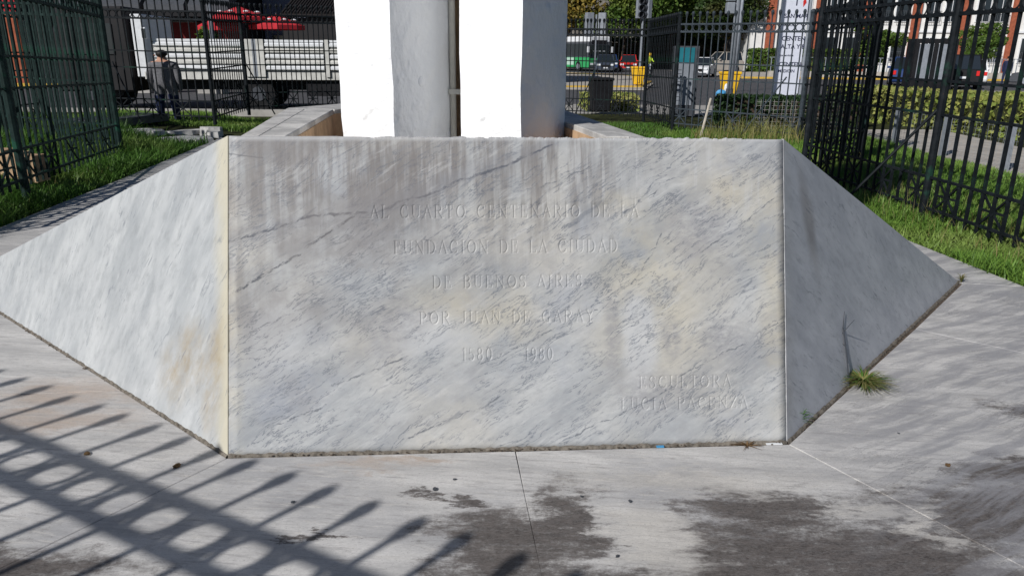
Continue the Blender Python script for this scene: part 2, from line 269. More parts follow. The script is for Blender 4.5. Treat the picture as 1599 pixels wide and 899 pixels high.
# ------------------------------------------------------------------ geometry helpers
def link(o, parent=None):
    S.collection.objects.link(o)
    if parent: o.parent = parent
    return o
def tag(o, label=None, cat=None, group=None, kind=None):
    for k, v in (('label', label), ('category', cat), ('group', group), ('kind', kind)):
        if v: o[k] = v
    return o
def empty(name, loc=(0, 0, 0), rz=0, label=None, cat=None, group=None, kind=None):
    o = bpy.data.objects.new(name, None); o.location = loc; o.rotation_euler = (0, 0, rz); link(o); o.empty_display_size = .1
    return tag(o, label, cat, group, kind)
def mesh_np(name, V, Fc, mat, parent=None, smooth=False):
    V = np.asarray(V, np.float32); Fc = np.asarray(Fc, np.int32); k = Fc.shape[1]
    me = bpy.data.meshes.new(name); me.vertices.add(len(V)); me.vertices.foreach_set('co', V.ravel())
    me.loops.add(Fc.size); me.loops.foreach_set('vertex_index', Fc.ravel()); me.polygons.add(len(Fc))
    me.polygons.foreach_set('loop_start', np.arange(0, Fc.size, k, dtype=np.int32))
    if smooth: me.polygons.foreach_set('use_smooth', np.ones(len(Fc), bool))
    me.update(calc_edges=True); me.materials.append(mat); return link(bpy.data.objects.new(name, me), parent)
class MB:
    def __init__(s): s.b = bmesh.new()
    def poly(s, pts, h0, h1, axis='z', top=None):
        """prism of a 2D outline between h0 and h1; top = optional second outline"""
        f = {'z': lambda p, h: (p[0], p[1], h), 'y': lambda p, h: (p[0], h, p[1]), 'x': lambda p, h: (h, p[0], p[1])}[axis]
        a = [s.b.verts.new(f(p, h0)) for p in pts]; b = [s.b.verts.new(f(p, h1)) for p in (top or pts)]; n = len(a)
        s.b.faces.new(a[::-1]); s.b.faces.new(b)
        for i in range(n): s.b.faces.new((a[i], a[(i+1) % n], b[(i+1) % n], b[i]))
        return s
    def box(s, x0, x1, y0, y1, z0, z1): return s.poly([(x0, y0), (x1, y0), (x1, y1), (x0, y1)], z0, z1)
    def pts(s, vs, fs):
        a = [s.b.verts.new(v) for v in vs]
        for f in fs: s.b.faces.new([a[i] for i in f])
        return s
    def tube(s, p, q, r, r2=None, n=8, caps=True):
        p = Vector(p); q = Vector(q); r2 = r if r2 is None else r2; d = (q-p).normalized(); x = d.orthogonal().normalized(); y = d.cross(x)
        a = [s.b.verts.new(p+(x*math.cos(2*PI*i/n)+y*math.sin(2*PI*i/n))*r) for i in range(n)]; b = [s.b.verts.new(q+(x*math.cos(2*PI*i/n)+y*math.sin(2*PI*i/n))*r2) for i in range(n)]
        for i in range(n): s.b.faces.new((a[i], a[(i+1) % n], b[(i+1) % n], b[i]))
        if caps: s.b.faces.new(a[::-1]); s.b.faces.new(b)
        return s
    def bar(s, p, q, w, h):
        """rectangular bar from p to q, w sideways, h upwards"""
        p = Vector(p); q = Vector(q); d = (q-p).normalized(); x = d.cross(Vector((0, 0, 1)))
        x = Vector((1, 0, 0)) if x.length < .01 else x.normalized(); y = x.cross(d)
        c = [(-1, -1), (1, -1), (1, 1), (-1, 1)]; a = [s.b.verts.new(p+x*w/2*i+y*h/2*j) for i, j in c]; b = [s.b.verts.new(q+x*w/2*i+y*h/2*j) for i, j in c]
        for i in range(4): s.b.faces.new((a[i], a[(i+1) % 4], b[(i+1) % 4], b[i]))
        s.b.faces.new(a[::-1]); s.b.faces.new(b); return s
    def ball(s, c, r, sx=1, sy=1, sz=1, u=8, v=6):
        bmesh.ops.create_uvsphere(s.b, u_segments=u, v_segments=v, radius=r, matrix=Matrix.Translation(c) @ Matrix.Diagonal((sx, sy, sz, 1))); return s
    def torus(s, c, R, r, n=16, k=5, sx=1, sz=1, ang=0):
        """ring standing in the local xz plane"""
        vs = []
        for i in range(n):
            a = 2*PI*i/n
            for j in range(k):
                b = 2*PI*j/k; rr = R+r*math.cos(b); vs.append(s.b.verts.new((c[0]+rr*math.cos(a)*sx, c[1]+r*math.sin(b), c[2]+rr*math.sin(a)*sz)))
        for i in range(n):
            for j in range(k): s.b.faces.new((vs[i*k+j], vs[((i+1) % n)*k+j], vs[((i+1) % n)*k+(j+1) % k], vs[i*k+(j+1) % k]))
        return s
    def mesh(s, name, mats, smooth=False, bevel=0):
        if bevel: bmesh.ops.bevel(s.b, geom=[e for e in s.b.edges], offset=bevel, segments=1, affect='EDGES', profile=.5)
        bmesh.ops.recalc_face_normals(s.b, faces=s.b.faces); me = bpy.data.meshes.new(name); s.b.to_mesh(me); s.b.free()
        for mt in (mats if isinstance(mats, list) else [mats]): me.materials.append(mt)
        if smooth: me.polygons.foreach_set('use_smooth', [True]*len(me.polygons))
        return me
    def build(s, name, mats, parent=None, smooth=False, bevel=0): return link(bpy.data.objects.new(name, s.mesh(name, mats, smooth, bevel)), parent)
def inst(name, me, parent, loc=(0, 0, 0), rot=(0, 0, 0), scale=(1, 1, 1)):
    o = bpy.data.objects.new(name, me); o.location = loc; o.rotation_euler = rot; o.scale = scale; return link(o, parent)
def copy_tree(o, parent=None):
    c = o.copy(); S.collection.objects.link(c)
    if parent: c.parent = parent
    for ch in list(o.children): copy_tree(ch, c)
    return c
def sm(x, a, b): t = np.clip((x-a)/(b-a), 0, 1); return t*t*(3-2*t)
# ------------------------------------------------------------------ ground
APR = [(3.95, 1.0), (3.773, 5.21), (3.626, 6.70), (3.2, 13.5), (-5.7, 14.6), (-5.152, 9.88), (-4.84, 6.82), (-4.6, 1.0)]
def apr_l(y): return np.interp(y, [-9, 1, 6.82, 9.88, 14.6, 40], [-4.6, -4.6, -4.84, -5.152, -5.7, -5.9])
def apr_r(y): return np.interp(y, [-9, 1, 5.21, 6.7, 13.5, 40], [3.95, 3.95, 3.773, 3.626, 3.2, 3.0])
def hgt(x, y):
    l = .20*sm(apr_l(y)-x, .3, 2.2)*sm(y, 6, 11)*(1-sm(y, 18.3, 20)); r = .07*sm(x-apr_r(y), .1, 1.2)*sm(y, 3, 9)*(1-sm(y, 17, 20)); return l+r-.035
nx, ny = 130, 130; gx = np.linspace(-26, 26, nx); gy_ = np.linspace(-10, 22, ny); X, Y = np.meshgrid(gx, gy_)
V = np.stack([X.ravel(), Y.ravel(), hgt(X, Y).ravel()], 1); i = np.arange(nx*ny).reshape(ny, nx); Fq = np.stack([i[:-1, :-1].ravel(), i[:-1, 1:].ravel(), i[1:, 1:].ravel(), i[1:, :-1].ravel()], 1)
tag(mesh_np('ground', V, Fq, M['soil'], smooth=True), kind='structure')
g = MB(); g.pts([(-900, -400, -.05), (900, -400, -.05), (900, 1500, -.05), (-900, 1500, -.05)], [(0, 1, 2, 3)]); tag(g.build('terrain', M['concrete']), kind='structure')
# ------------------------------------------------------------------ marble floor, slab by slab
fl = empty('marble_pavement', kind='structure')
BL, BR, TL = Vector((-1.17, 2.714, 0)), Vector((1.201, 2.872, 0)), Vector((-1.171, 3.087, 1.27)); TR = Vector((1.164, 3.245, 1.26))
TIL, TIR = Vector((-4.041, 5.092, 0)), Vector((3.349, 5.311, 0))
def off(poly, d):
    c = [Vector((p[0], p[1])) for p in poly]; n = len(c); out = []
    ar = sum(c[i].x*c[(i+1) % n].y-c[(i+1) % n].x*c[i].y for i in range(n)); sg = 1 if ar > 0 else -1
    for i in range(n):
        a, b, e = c[i-1], c[i], c[(i+1) % n]; d1 = (b-a).normalized(); d2 = (e-b).normalized(); n1 = Vector((-d1.y, d1.x))*sg; n2 = Vector((-d2.y, d2.x))*sg
        k = n1+n2; k = k/max(.3, k.length_squared)*2; out.append((b.x+k.x*d, b.y+k.y*d))
    return out
g = .010
fb = (BL.x, BL.y-g), (BR.x, BR.y-g)
slabs = [[(-1.17, 2.70), (.021, 2.777), (.118, 1.9), (.16, -2.), (-3.6, -2.), (-1.62, 1.80)][:3]+[(.20, 1.0), (-2.35, 1.0)],
         [(.021, 2.777), (1.205, 2.856), (1.70, 2.055), (2.2, 1.0), (.20, 1.0)],
         [(-1.17, 2.70), (-2.35, 1.0), (-4.6, 1.0), (-4.7, 3.0), (-1.93, 3.332)],
         [(-1.93, 3.332), (-4.7, 3.0), (-4.84, 6.0), (-4.06, 5.095)],
         [(1.205, 2.856), (2.50, 4.30), (3.90, 3.05), (3.95, 1.0), (2.2, 1.0), (1.70, 2.055)],
         [(2.50, 4.30), (3.36, 5.28), (3.773, 5.21), (3.90, 3.05)],
         [(3.36, 5.28), (3.30, 5.42), (3.60, 6.8), (3.626, 6.70), (3.773, 5.21)]]
slabs[6] = [(3.36, 5.28), (3.12, 5.5), (3.05, 9.0), (3.50, 9.0), (3.626, 6.70), (3.773, 5.21)]
slabs += [[(3.05, 9.0), (2.6, 5.2), (.75, 5.2), (.75, 9.0)], [(3.50, 9.0), (3.2, 13.5), (.75, 13.5), (.75, 9.0)],
          [(-4.06, 5.095), (-4.84, 6.0), (-4.84, 6.82), (-5.0, 8.4), (-1.6, 8.4), (-1.6, 5.6), (-3.4, 5.2)], [(-5.0, 8.4), (-5.152, 9.88), (-5.36, 11.6), (-1.6, 11.6), (-1.6, 8.4)], [(-5.36, 11.6), (-5.7, 14.6), (-1.6, 14.2), (-1.6, 11.6)], [(-1.6, 8.4), (.75, 8.4), (.75, 13.5), (-1.6, 13.5)]]
for sx in (-4.7, ): slabs.append([(-4.6, 1.0), (-2.35, 1.0), (.20, 1.0), (2.2, 1.0), (3.95, 1.0), (3.95, -3.0), (-4.6, -3.0)])
for k, sl in enumerate(slabs):
    o_ = off(sl, .0018); t_ = off(sl, .0032); hz = -.0008*(k % 3); MB().poly(o_, -.05, -.003).poly(t_, -.0031, hz, top=off(sl, .0042)).build('slab', M['floor'], fl)
MB().poly(off([(p[0], p[1]) for p in APR[1:7]]+[(-4.5, -2.9), (3.85, -2.9)], .02), -.09, -.0065).build('mortar_bed', M['mortar'], fl)
MB().poly(off([(p[0], p[1]) for p in APR[1:7]]+[(-4.6, -3.), (3.95, -3.)], -.03), -.16, -.012).build('edging', M['concrete'], fl)
# ------------------------------------------------------------------ monument plinth with carved inscription
pl = empty('monument_plinth', (0, 2.9, 0), label='low veined marble plinth with carved Spanish inscription and triangular wings', cat='plinth')
def frame(o, A, e, up, parent):
    e = Vector(e).normalized(); n = e.cross(Vector(up)).normalized(); v = n.cross(e); mm = Matrix((e, v, n)).transposed().to_4x4(); mm.translation = Vector(A)
    o.parent = parent; o.matrix_parent_inverse = Matrix.Identity(4); o.matrix_local = Matrix.Translation(-parent.location) @ mm; return o
def arc(cx, cy, rx, ry, a0, a1, n=9): return [(cx+rx*math.cos(math.radians(a0+(a1-a0)*i/n)), cy+ry*math.sin(math.radians(a0+(a1-a0)*i/n))) for i in range(n+1)]
def ser(x, y, h=.11): return [(x-h, y), (x+h, y)]
K, H_ = 1.0, .45   # thick and thin strokes
def st(x, y0=0, y1=1): return [(K, [(x, y0), (x, y1)]), (H_, ser(x, y0)), (H_, ser(x, y1))]
FONT = {
 'A': (.86, [(H_, [(.1, 0), (.43, 1)]), (K, [(.43, 1), (.78, 0)]), (H_, [(.22, .36), (.65, .36)]), (H_, ser(.1, 0)), (H_, ser(.78, 0))]),
 'L': (.70, st(.16)+[(H_, [(.16, 0), (.62, 0), (.66, .22)])]), 'C': (.86, [(K, arc(.46, .5, .36, .5, 55, 305, 14)), (H_, [(.70, .98), (.70, .72)]), (H_, [(.72, .02), (.74, .26)])]),
 'U': (.88, [(K, [(.17, 1), (.17, .32)]), (H_, arc(.44, .30, .27, .30, 180, 360)), (H_, [(.71, .3), (.71, 1)]), (H_, ser(.17, 1)), (H_, ser(.71, 1))]),
 'R': (.84, st(.17)+[(H_, [(.17, 1), (.42, 1)]), (K, arc(.42, .76, .24, .24, 90, -90)), (H_, [(.42, .52), (.17, .52)]), (K, [(.40, .52), (.76, 0)]), (H_, ser(.78, 0, .07))]),
 'T': (.80, st(.40)[:2]+[(H_, [(.05, .76), (.08, 1), (.72, 1), (.75, .76)])]), 'O': (.92, [(K, arc(.46, .5, .37, .5, 0, 360, 22))]),
 'E': (.76, st(.17)+[(H_, [(.17, 0), (.62, 0), (.66, .22)]), (H_, [(.17, 1), (.60, 1), (.62, .8)]), (H_, [(.17, .52), (.48, .52)]), (H_, [(.48, .42), (.48, .62)])]),
 'N': (.92, [(H_, [(.15, 0), (.15, 1)]), (K, [(.15, 1), (.75, 0)]), (H_, [(.75, 0), (.75, 1)]), (H_, ser(.15, 0)), (H_, ser(.75, 1)), (H_, ser(.1, 1, .06))]),
 'I': (.40, st(.2)), 'D': (.90, st(.17)+[(H_, [(.17, 1), (.40, 1)]), (K, arc(.40, .5, .38, .5, 90, -90, 12)), (H_, [(.4, 0), (.17, 0)])]),
 'F': (.72, st(.17)+[(H_, [(.17, 1), (.60, 1), (.62, .8)]), (H_, [(.17, .52), (.48, .52)]), (H_, [(.48, .42), (.48, .62)])]),
 'B': (.80, st(.17)+[(H_, [(.17, 1), (.42, 1)]), (K, arc(.42, .77, .20, .23, 90, -90)), (H_, [(.17, .54), (.44, .54)]), (K, arc(.42, .27, .25, .27, 90, -90)), (H_, [(.42, 0), (.17, 0)])]),
 'S': (.68, [(K, arc(.34, .76, .22, .24, 40, 250, 9)+arc(.34, .26, .24, .26, 80, -150, 9)), (H_, [(.56, .98), (.54, .74)]), (H_, [(.1, .02), (.1, .3)])]),
 'P': (.76, st(.17)+[(H_, [(.17, 1), (.42, 1)]), (K, arc(.42, .74, .24, .26, 90, -90)), (H_, [(.42, .48), (.17, .48)])]),
 'J': (.56, [(K, [(.36, 1), (.36, .24)]), (H_, arc(.20, .22, .16, .22, 0, -170)), (H_, ser(.36, 1))]),
 'G': (.90, [(K, arc(.46, .5, .36, .5, 55, 305, 14)), (K, [(.72, .06), (.72, .42)]), (H_, ser(.72, .42)), (H_, [(.70, .98), (.70, .74)])]),
 'Y': (.82, [(K, [(.1, 1), (.41, .48)]), (H_, [(.72, 1), (.41, .48)]), (K, [(.41, .48), (.41, 0)]), (H_, ser(.41, 0)), (H_, ser(.1, 1)), (H_, ser(.72, 1))]),
 'Z': (.76, [(H_, [(.1, .78), (.12, 1), (.66, 1)]), (K, [(.66, 1), (.1, 0)]), (H_, [(.1, 0), (.66, 0), (.68, .22)])]),
 '1': (.42, st(.22)[:2]+[(H_, [(.22, 1), (.08, .84)])]), '5': (.62, [(H_, [(.50, 1), (.16, 1), (.13, .58)]), (K, [(.13, .58)]+arc(.29, .31, .22, .31, 100, -140, 10))]),
 '8': (.64, [(K, arc(.31, .76, .19, .24, 0, 360, 14)), (K, arc(.31, .26, .23, .26, 0, 360, 14))]), '0': (.66, [(K, arc(.33, .5, .24, .5, 0, 360, 18))]),
 '9': (.64, [(K, arc(.31, .70, .21, .30, 0, 360, 14)), (K, [(.52, .7)]+arc(.20, .45, .32, .45, 10, -80, 6))]), '.': (.3, [(K, [(.12, .45), (.18, .47)])]), ' ': (.62, [])}
LINES = [('AL CUARTO CENTENARIO DE LA', .595, 1.732, .982, .052), ('FUNDACION DE LA CIUDAD', .691, 1.640, .833, .053), ('DE BUENOS AIRES', .850, 1.487, .687, .051),
         ('POR JUAN DE GARAY', .794, 1.536, .537, .050), ('1580', .972, 1.100, .381, .051), ('.', 1.128, 1.150, .381, .051), ('1980', 1.238, 1.358, .378, .051),
         ('ESCULTORA', 1.728, 2.132, .248, .051), ('LUCIA PACENZA', 1.649, 2.205, .156, .050)]
segs = []
for txt, xa, xb, yb, ch in LINES:
    gap = .22; tot = sum(FONT[c][0]+gap for c in txt)-gap; k = (xb-xa)/tot; x = xa
    for c in txt:
        wd, strokes = FONT[c]
        for th, pts in strokes:
            q = [(x+p[0]*k, yb+p[1]*ch) for p in pts]
            for a, b in zip(q, q[1:]): segs.append((a[0], a[1], b[0], b[1], .0036 if th == K else .0024))
        x += (wd+gap)*k
def cuts(lo, hi, bands, fine, coarse):
    out = []; x = lo
    while x < hi-1e-6:
        out.append(x); x += fine if any(a <= x <= b for a, b in bands) else coarse
        for a, b in bands:
            if out[-1] < a < x: x = a
    out.append(hi); return np.array(out)
us = cuts(0, 2.376, [(.585, 2.22)], .0021, .04); vs = cuts(0, 1.3236, [(yb-.006, yb+ch+.006) for _, _, _, yb, ch in LINES], .0019, .03)
UU, VV = np.meshgrid(us, vs); fr = VV/1.3236
left = .024*fr; right = 2.376-.014*fr; X = left+(right-left)*UU/2.376; Y = VV*(1-.0072*UU/2.376)
nz = rng.normal(size=len(us)); nz = np.convolve(nz, np.ones(9)/9, 'same')*.006; Y = Y+np.where(VV > 1.32, nz[None, :], 0)
ne = rng.normal(size=(len(vs), 2)); ne = np.stack([np.convolve(ne[:, 0], np.ones(11)/11, 'same'), np.convolve(ne[:, 1], np.ones(11)/11, 'same')], 1)*.004
X[:, 0] += np.abs(ne[:, 0]); X[:, -1] -= np.abs(ne[:, 1])
Z = np.zeros_like(X)
for ax, ay, bx, by, wd in segs:
    i0, i1 = np.searchsorted(us, min(ax, bx)-.012), np.searchsorted(us, max(ax, bx)+.012); j0, j1 = np.searchsorted(vs, min(ay, by)-.012), np.searchsorted(vs, max(ay, by)+.02)
    x = X[j0:j1, i0:i1]; y = Y[j0:j1, i0:i1]; dx, dy = bx-ax, by-ay; L2 = dx*dx+dy*dy+1e-12
    h = np.clip(((x-ax)*dx+(y-ay)*dy)/L2, 0, 1); d = np.hypot(x-ax-h*dx, y-ay-h*dy); dep = -.0036*(wd/.0036)*np.clip(1-d/wd, 0, 1)
    Z[j0:j1, i0:i1] = np.minimum(Z[j0:j1, i0:i1], dep)
V = np.stack([X.ravel(), Y.ravel(), Z.ravel()], 1); ny, nx = X.shape; ii = np.arange(nx*ny).reshape(ny, nx)
Fq = np.stack([ii[:-1, :-1].ravel(), ii[:-1, 1:].ravel(), ii[1:, 1:].ravel(), ii[1:, :-1].ravel()], 1)
# close the slab: rim going back and a rear face
rim = np.concatenate([ii[0, :], ii[1:, -1], ii[-1, -2::-1], ii[-2:0:-1, 0]]); nb = len(V); R1 = V[rim].copy(); R1[:, 2] = -.05
V = np.vstack([V, R1]); m_ = len(rim); k = np.arange(m_); Fr = np.stack([rim[k], nb+k, nb+(k+1) % m_, rim[(k+1) % m_]], 1)
Fq = np.vstack([Fq, Fr]); fo = mesh_np('front_slab', V, Fq, M['front']); frame(fo, BL, BR-BL, TL-BL, pl)
fo['label'] = 'sloping front slab carved with the inscription in serif capitals'
def wing(name, A, B, C, mat, flip, lab):
    e = (C-A).normalized(); n = e.cross(B-A).normalized(); v = n.cross(e); q = [((p-A).dot(e), (p-A).dot(v)) for p in (A, C, B)]; q0 = q
    b = MB()
    z1 = -.045 if n.dot(-A) > 0 else .045
    b.poly(q0, 0, z1); o = b.build(name, mat); frame(o, A, e, B-A, pl); o['label'] = lab; return o
wing('side_slab', BL+Vector((-.004, 0, 0)), TL+Vector((-.004, 0, 0)), TIL, M['side_l'], 1, 'sunlit triangular wing slab with a yellowed edge')
wing('side_slab', BR+Vector((.003, 0, 0)), TR+Vector((.003, 0, 0)), TIR, M['side_r'], 0, 'shaded grey triangular wing slab')
def loc_build(mb, name, mat, **k):
    o = mb.build(name, mat, **k); o.parent = pl; o.location = -pl.location; return o
ro = [(-1.165, 3.135), (-1.47, 4.91), (-1.18, 5.47), (.08, 5.42), (.33, 5.02), (.60, 3.255)]; ri = [(-.955, 3.17), (-1.114, 4.72), (-.93, 5.08), (.0, 5.05), (.13, 4.75), (.40, 3.27)]
rm = [(a[0]*.58+b[0]*.42, a[1]*.58+b[1]*.42) for a, b in zip(ro, ri)]
for k in range(5):
    for (P, Q), z in (((ro, rm), 1.255), ((rm, ri), 1.262)):
        q = off([P[k], P[k+1], Q[k+1], Q[k]], .006); loc_build(MB().poly(q, 1.20, z), 'coping_slab', M['coping'], bevel=.004)
mb = MB()
for k in range(5): mb.poly([ro[k], ro[k+1], rm[k+1], rm[k]], -.01, 1.205)
loc_build(mb, 'outer_wall', M['coping'])
mb = MB()
for k in range(5): mb.poly([off(ri, -.03)[k], off(ri, -.03)[k+1], ri[k+1], ri[k]], .6, 1.235)
mb.poly(ri, .55, .60); loc_build(mb, 'inner_wall', M['tan'])
loc_build(MB().box(-1.1, 1.05, 3.26, 3.34, .0, .95), 'core', M['coping'])
# joint of crumbling mortar and dirt along the foot of the slabs
def strip(A, B, wdt, n, seed):
    r = np.random.default_rng(seed); d = (B-A); L = d.length; d.normalize(); nn = Vector((d.y, -d.x, 0)); V = []; Fc = []
    for i in range(n):
        t = i/(n-1)*L; w_ = wdt*(.55+.6*r.random()); h = .002+.007*r.random(); c = A+d*t
        V += [tuple(c+nn*(-.01)+Vector((0, 0, h+.003))), tuple(c+nn*w_*.5+Vector((0, 0, h+.002))), tuple(c+nn*w_+Vector((0, 0, -.004)))]
    for i in range(n-1):
        for j in (0, 1): a = i*3+j; Fc.append((a, a+1, a+4, a+3))
    o = mesh_np('mortar_joint', V, Fc, M['joint']); o.parent = pl; o.location = -pl.location; return o
strip(BL, BR, .014, 160, 1); strip(TIL, BL, .014, 200, 2); strip(BR, TIR, .016, 160, 3)
# ------------------------------------------------------------------ pillars
def pillar(pts, label):
    base = Vector((sum(p[0] for p in pts)/len(pts), sum(p[1] for p in pts)/len(pts), .6)); b = MB(); lv = [0, .3, .55, .62, .7, .85, 1.0, 1.2, 1.45, 1.8, 2.4, 3.4, 5.4]; rings = []
    P = []
    for k in range(len(pts)):
        a, c = Vector(pts[k]), Vector(pts[(k+1) % len(pts)])
        for j in range(4): P.append(a.lerp(c, j/4))
    random.seed(len(label))
    for z in lv:
        ring = []
        for k, p in enumerate(P):
            j = .004 if k % 4 == 0 else .003; ring.append(b.b.verts.new((p.x-base.x+random.uniform(-j, j), p.y-base.y+random.uniform(-j, j), z)))
        rings.append(ring)
    n = len(P)
    for r1, r2 in zip(rings, rings[1:]):
        for k in range(n): b.b.faces.new((r1[k], r1[(k+1) % n], r2[(k+1) % n], r2[k]))
    b.b.faces.new(rings[-1]); o = b.build('pillar', M['plaster']); o.location = base; tag(o, label, 'pillar', 'white plastered pillars of the monument'); return o
pillar([(-.851, 3.75), (-.553, 3.50), (-.322, 3.95), (-.40, 4.40), (-.75, 4.35)], 'white plastered pillar with a swollen paint blister on its shaded face')
pillar([(-.262, 3.75), (.034, 3.50), (.268, 3.97), (.10, 4.42), (-.22, 4.36)], 'white plastered pillar right of the drainpipe, its lit face cracked')
pil = [o for o in S.collection.objects if o.name == 'pillar'][0]
b = MB().ball((0, 0, 0), .030, 1, .22, .9, 12, 8); bo = b.build('paint_blister', M['plaster'], pil, smooth=True); bo.location = (-.446+.5752-.002, 3.708-3.99, 1.468-.6); bo.rotation_euler = (0, 0, math.atan2(.45, .231))
dp = empty('drainpipe', (-.312, 3.93, .6), label='thin cream plastic pipe running up the gap between the white pillars', cat='pipe')
MB().tube((0, 0, .35), (0, 0, 5.3), .016, n=10).build('pipe', M['pvc'], dp, smooth=True)
MB().tube((0, 0, 0), (0, 0, .42), .021, n=10).tube((0, 0, .42), (0, 0, .46), .026, n=10).build('coupling', M['pvc'], dp, smooth=True)
MB().box(-.022, .05, -.02, .02, .80, .825).build('clamp', M['pvc'], dp)
mb = MB().box(-.33, -.24, 4.12, 4.35, .6, 6); tag(mb.build('back_panel', M['tan']), 'narrow shaded panel closing the gap behind the drainpipe', 'panel')
# ------------------------------------------------------------------ iron fences
HR = (.10, .41, 1.03, 1.35, 1.97, 2.12)
def fence(A, B, sp, mat, label, group='iron fence panels around the monument', bw=.020, posts=(1, 1), stars=True, brace=None, rings=True, tip=2.37, pr=.04):
    A = Vector((A[0], A[1], A[2])); B = Vector((B[0], B[1], B[2])); d = B-A; L = math.hypot(d.x, d.y); rz = math.atan2(d.y, d.x); slope = d.z/L
    t = empty('fence_panel', A, rz, label, 'fence', group); shear = lambda x: x*slope
    for k, h in enumerate(HR): MB().bar((0, 0, h), (L, 0, h+shear(L)), .036 if k > 3 else .028, .034 if k > 3 else .025).build('rail', mat, t)
    n = max(2, round(L/sp)); sp = L/n
    bm = MB().box(-bw/2, bw/2, -bw/2, bw/2, .02, tip-.05).ball((0, 0, tip-.045), .034, 1, 1, 1.35, 8, 6).tube((0, 0, tip-.13), (0, 0, tip-.07), bw*.5, .03, 6).mesh('bar', mat)
    rr = min(.066, sp*.42); rg = MB().torus((0, 0, 0), rr, .010, 14, 4, 1, .064/rr*1.0 if rr < .06 else 1).mesh('ring', mat)
    s_ = MB(); q = sp*1.0
    for a in range(4):
        an = a*PI/4; ex = (q*.96, .145)[0] if a == 0 else 0; vx, vz = [(q*.95, 0), (q*.92, .14), (0, .145), (-q*.92, .14)][a]; s_.bar((-vx, 0, -vz), (vx, 0, vz), .012, .020)
    s_.tube((0, -.014, 0), (0, .014, 0), .035, n=10); sm_ = s_.mesh('star', mat)
    for k in range(n+1):
        if (k == 0 and posts[0]) or (k == n and posts[1]): continue
        inst('bar', bm, t, (k*sp, 0, shear(k*sp)), (random.uniform(-.004, .004), random.uniform(-.005, .005), 0))
    if rings:
        for k in range(n): inst('ring', rg, t, ((k+.5)*sp, 0, 2.045+shear((k+.5)*sp)))
    if stars:
        k = 1
        while k < n: inst('star', sm_, t, (k*sp, 0, .255+shear(k*sp))); k += 4 if n > 9 else 2
    for j, x in ((0, 0), (1, L)):
        if posts[j]: MB().tube((x, 0, -.1), (x, 0, 2.30+shear(x)), pr, n=10).ball((x, 0, 2.32+shear(x)), pr*1.25).build('post', mat, t)
    if brace:
        x, dx, dy = brace; MB().tube((x, 0, 1.12), (x+dx, dy, -.05), .015, n=6).build('brace', mat, t)
    return t
PA, PB = (4.02, 10.29, .04), (4.245, 7.55, .03)
I, G_, Y_ = M['iron'], M['iron_green'], M['iron_grey']
fence(PB, PA, .165, I, 'black fence panel leading away from the braced post beside the right wing', bw=.024, brace=(0, .35, .8))
fence((4.50, 4.45, .0), PB, .165, I, 'nearest black fence panel, over the grass by the right wing', bw=.026, posts=(1, 0))
fence(PA, (5.44, 11.68, .11), .16, I, 'dark fence panel slanting back behind the thickest cluster of bars', bw=.024, posts=(0, 1), pr=.05)
fence((5.44, 11.68, .11), (5.52, 14.57, .07), .165, I, 'edge-on black fence panel behind the clustered bars, right of the tall sign', posts=(0, 0))
fence((3.46, 16.41, .1), (5.52, 14.57, .07), .15, Y_, 'grey fence panel with star castings in front of the tall sign', posts=(0, 1), brace=(2.4, -.55, -.7), tip=2.37)
fence((3.31, 19.28, .08), (3.46, 16.41, .1), .16, I, 'edge-on black fence panel between the wheelie bin and the teal kiosk', posts=(1, 1), bw=.015)
fence((1.35, 19.9, .1), (3.31, 19.28, .08), .105, I, 'black fence panel in front of the wheelie bin and the bus', posts=(0, 0), brace=(.75, -.35, -.8))
fence((-6.2, 17.76, .28), (-3.6, 18.98, .28), .115, I, 'black fence panel in front of the truck, beside the left side of the pillars', posts=(1, 1), brace=(0, .5, -.6))
fence((-6.13, 15.5, .22), (-6.2, 17.76, .28), .15, I, 'edge-on dark fence panel right of the man', posts=(0, 0), bw=.016)
fence((-8.25, 15.69, .26), (-6.13, 15.5, .22), .165, I, 'dark fence panel directly in front of the man in grey', posts=(1, 1), brace=(.1, .75, -.5), tip=2.42)
fence((-5.2, 7.83, .19), (-6.08, 11.55, .1), .185, G_, 'green painted fence panel rising from the tall grass on the left', bw=.023, brace=(0, .5, .5), pr=.045)
fence((-9.0, 12.4, .2), (-6.08, 11.55, .1), .11, G_, 'green fence panel set crosswise behind the nearer green one', bw=.030, posts=(1, 0), brace=(1.4, .5, -.4))
fence((-9.0, 12.4, .2), (-9.3, 15.0, .2), .17, G_, 'green fence panel at the far left running back from the crosswise one', posts=(0, 1))
fence((-5.0, 6.2, .16), (-5.2, 7.83, .19), .15, G_, 'dark green fence section at the left edge, next to the thick post', bw=.024, posts=(0, 0))
# the run beside the camera that throws its shadow over the floor
tipoff = Vector((tosun.x/tosun.z, tosun.y/tosun.z))*2.345
Tp = lambda x, y: (x+tipoff.x, y+tipoff.y, 0.)
fdir = Vector((.88176, -.47169)); T0 = Vector((-2.334, 3.392)); sp0 = 2.677/13
def tp(k): q = T0+fdir*(sp0*k+.035)-Vector((.645, .764))*.045; return (q.x+tipoff.x, q.y+tipoff.y, 0.)
o = fence(tp(-9), tp(26), sp0, I, 'black fence beside the viewer whose ringed shadow crosses the marble floor', bw=.026, posts=(0, 0), rings=False)
rgm = MB().torus((0, 0, 0), .078, .0155, 20, 6).mesh('ring', I)
for k in range(35): inst('ring', rgm, o, ((k+.5)*sp0, 0, 2.045))
for k in range(35): MB_ = None
fence(tp(-9), (-6.95, 2.6, .0), .17, I, 'black fence panel outside the left of the picture joining two runs', posts=(0, 1))
fence((-6.95, 2.6, 0), (-6.9, 7.2, .1), .22, G_, 'green fence run left of the picture shading the floor edge', posts=(0, 1))
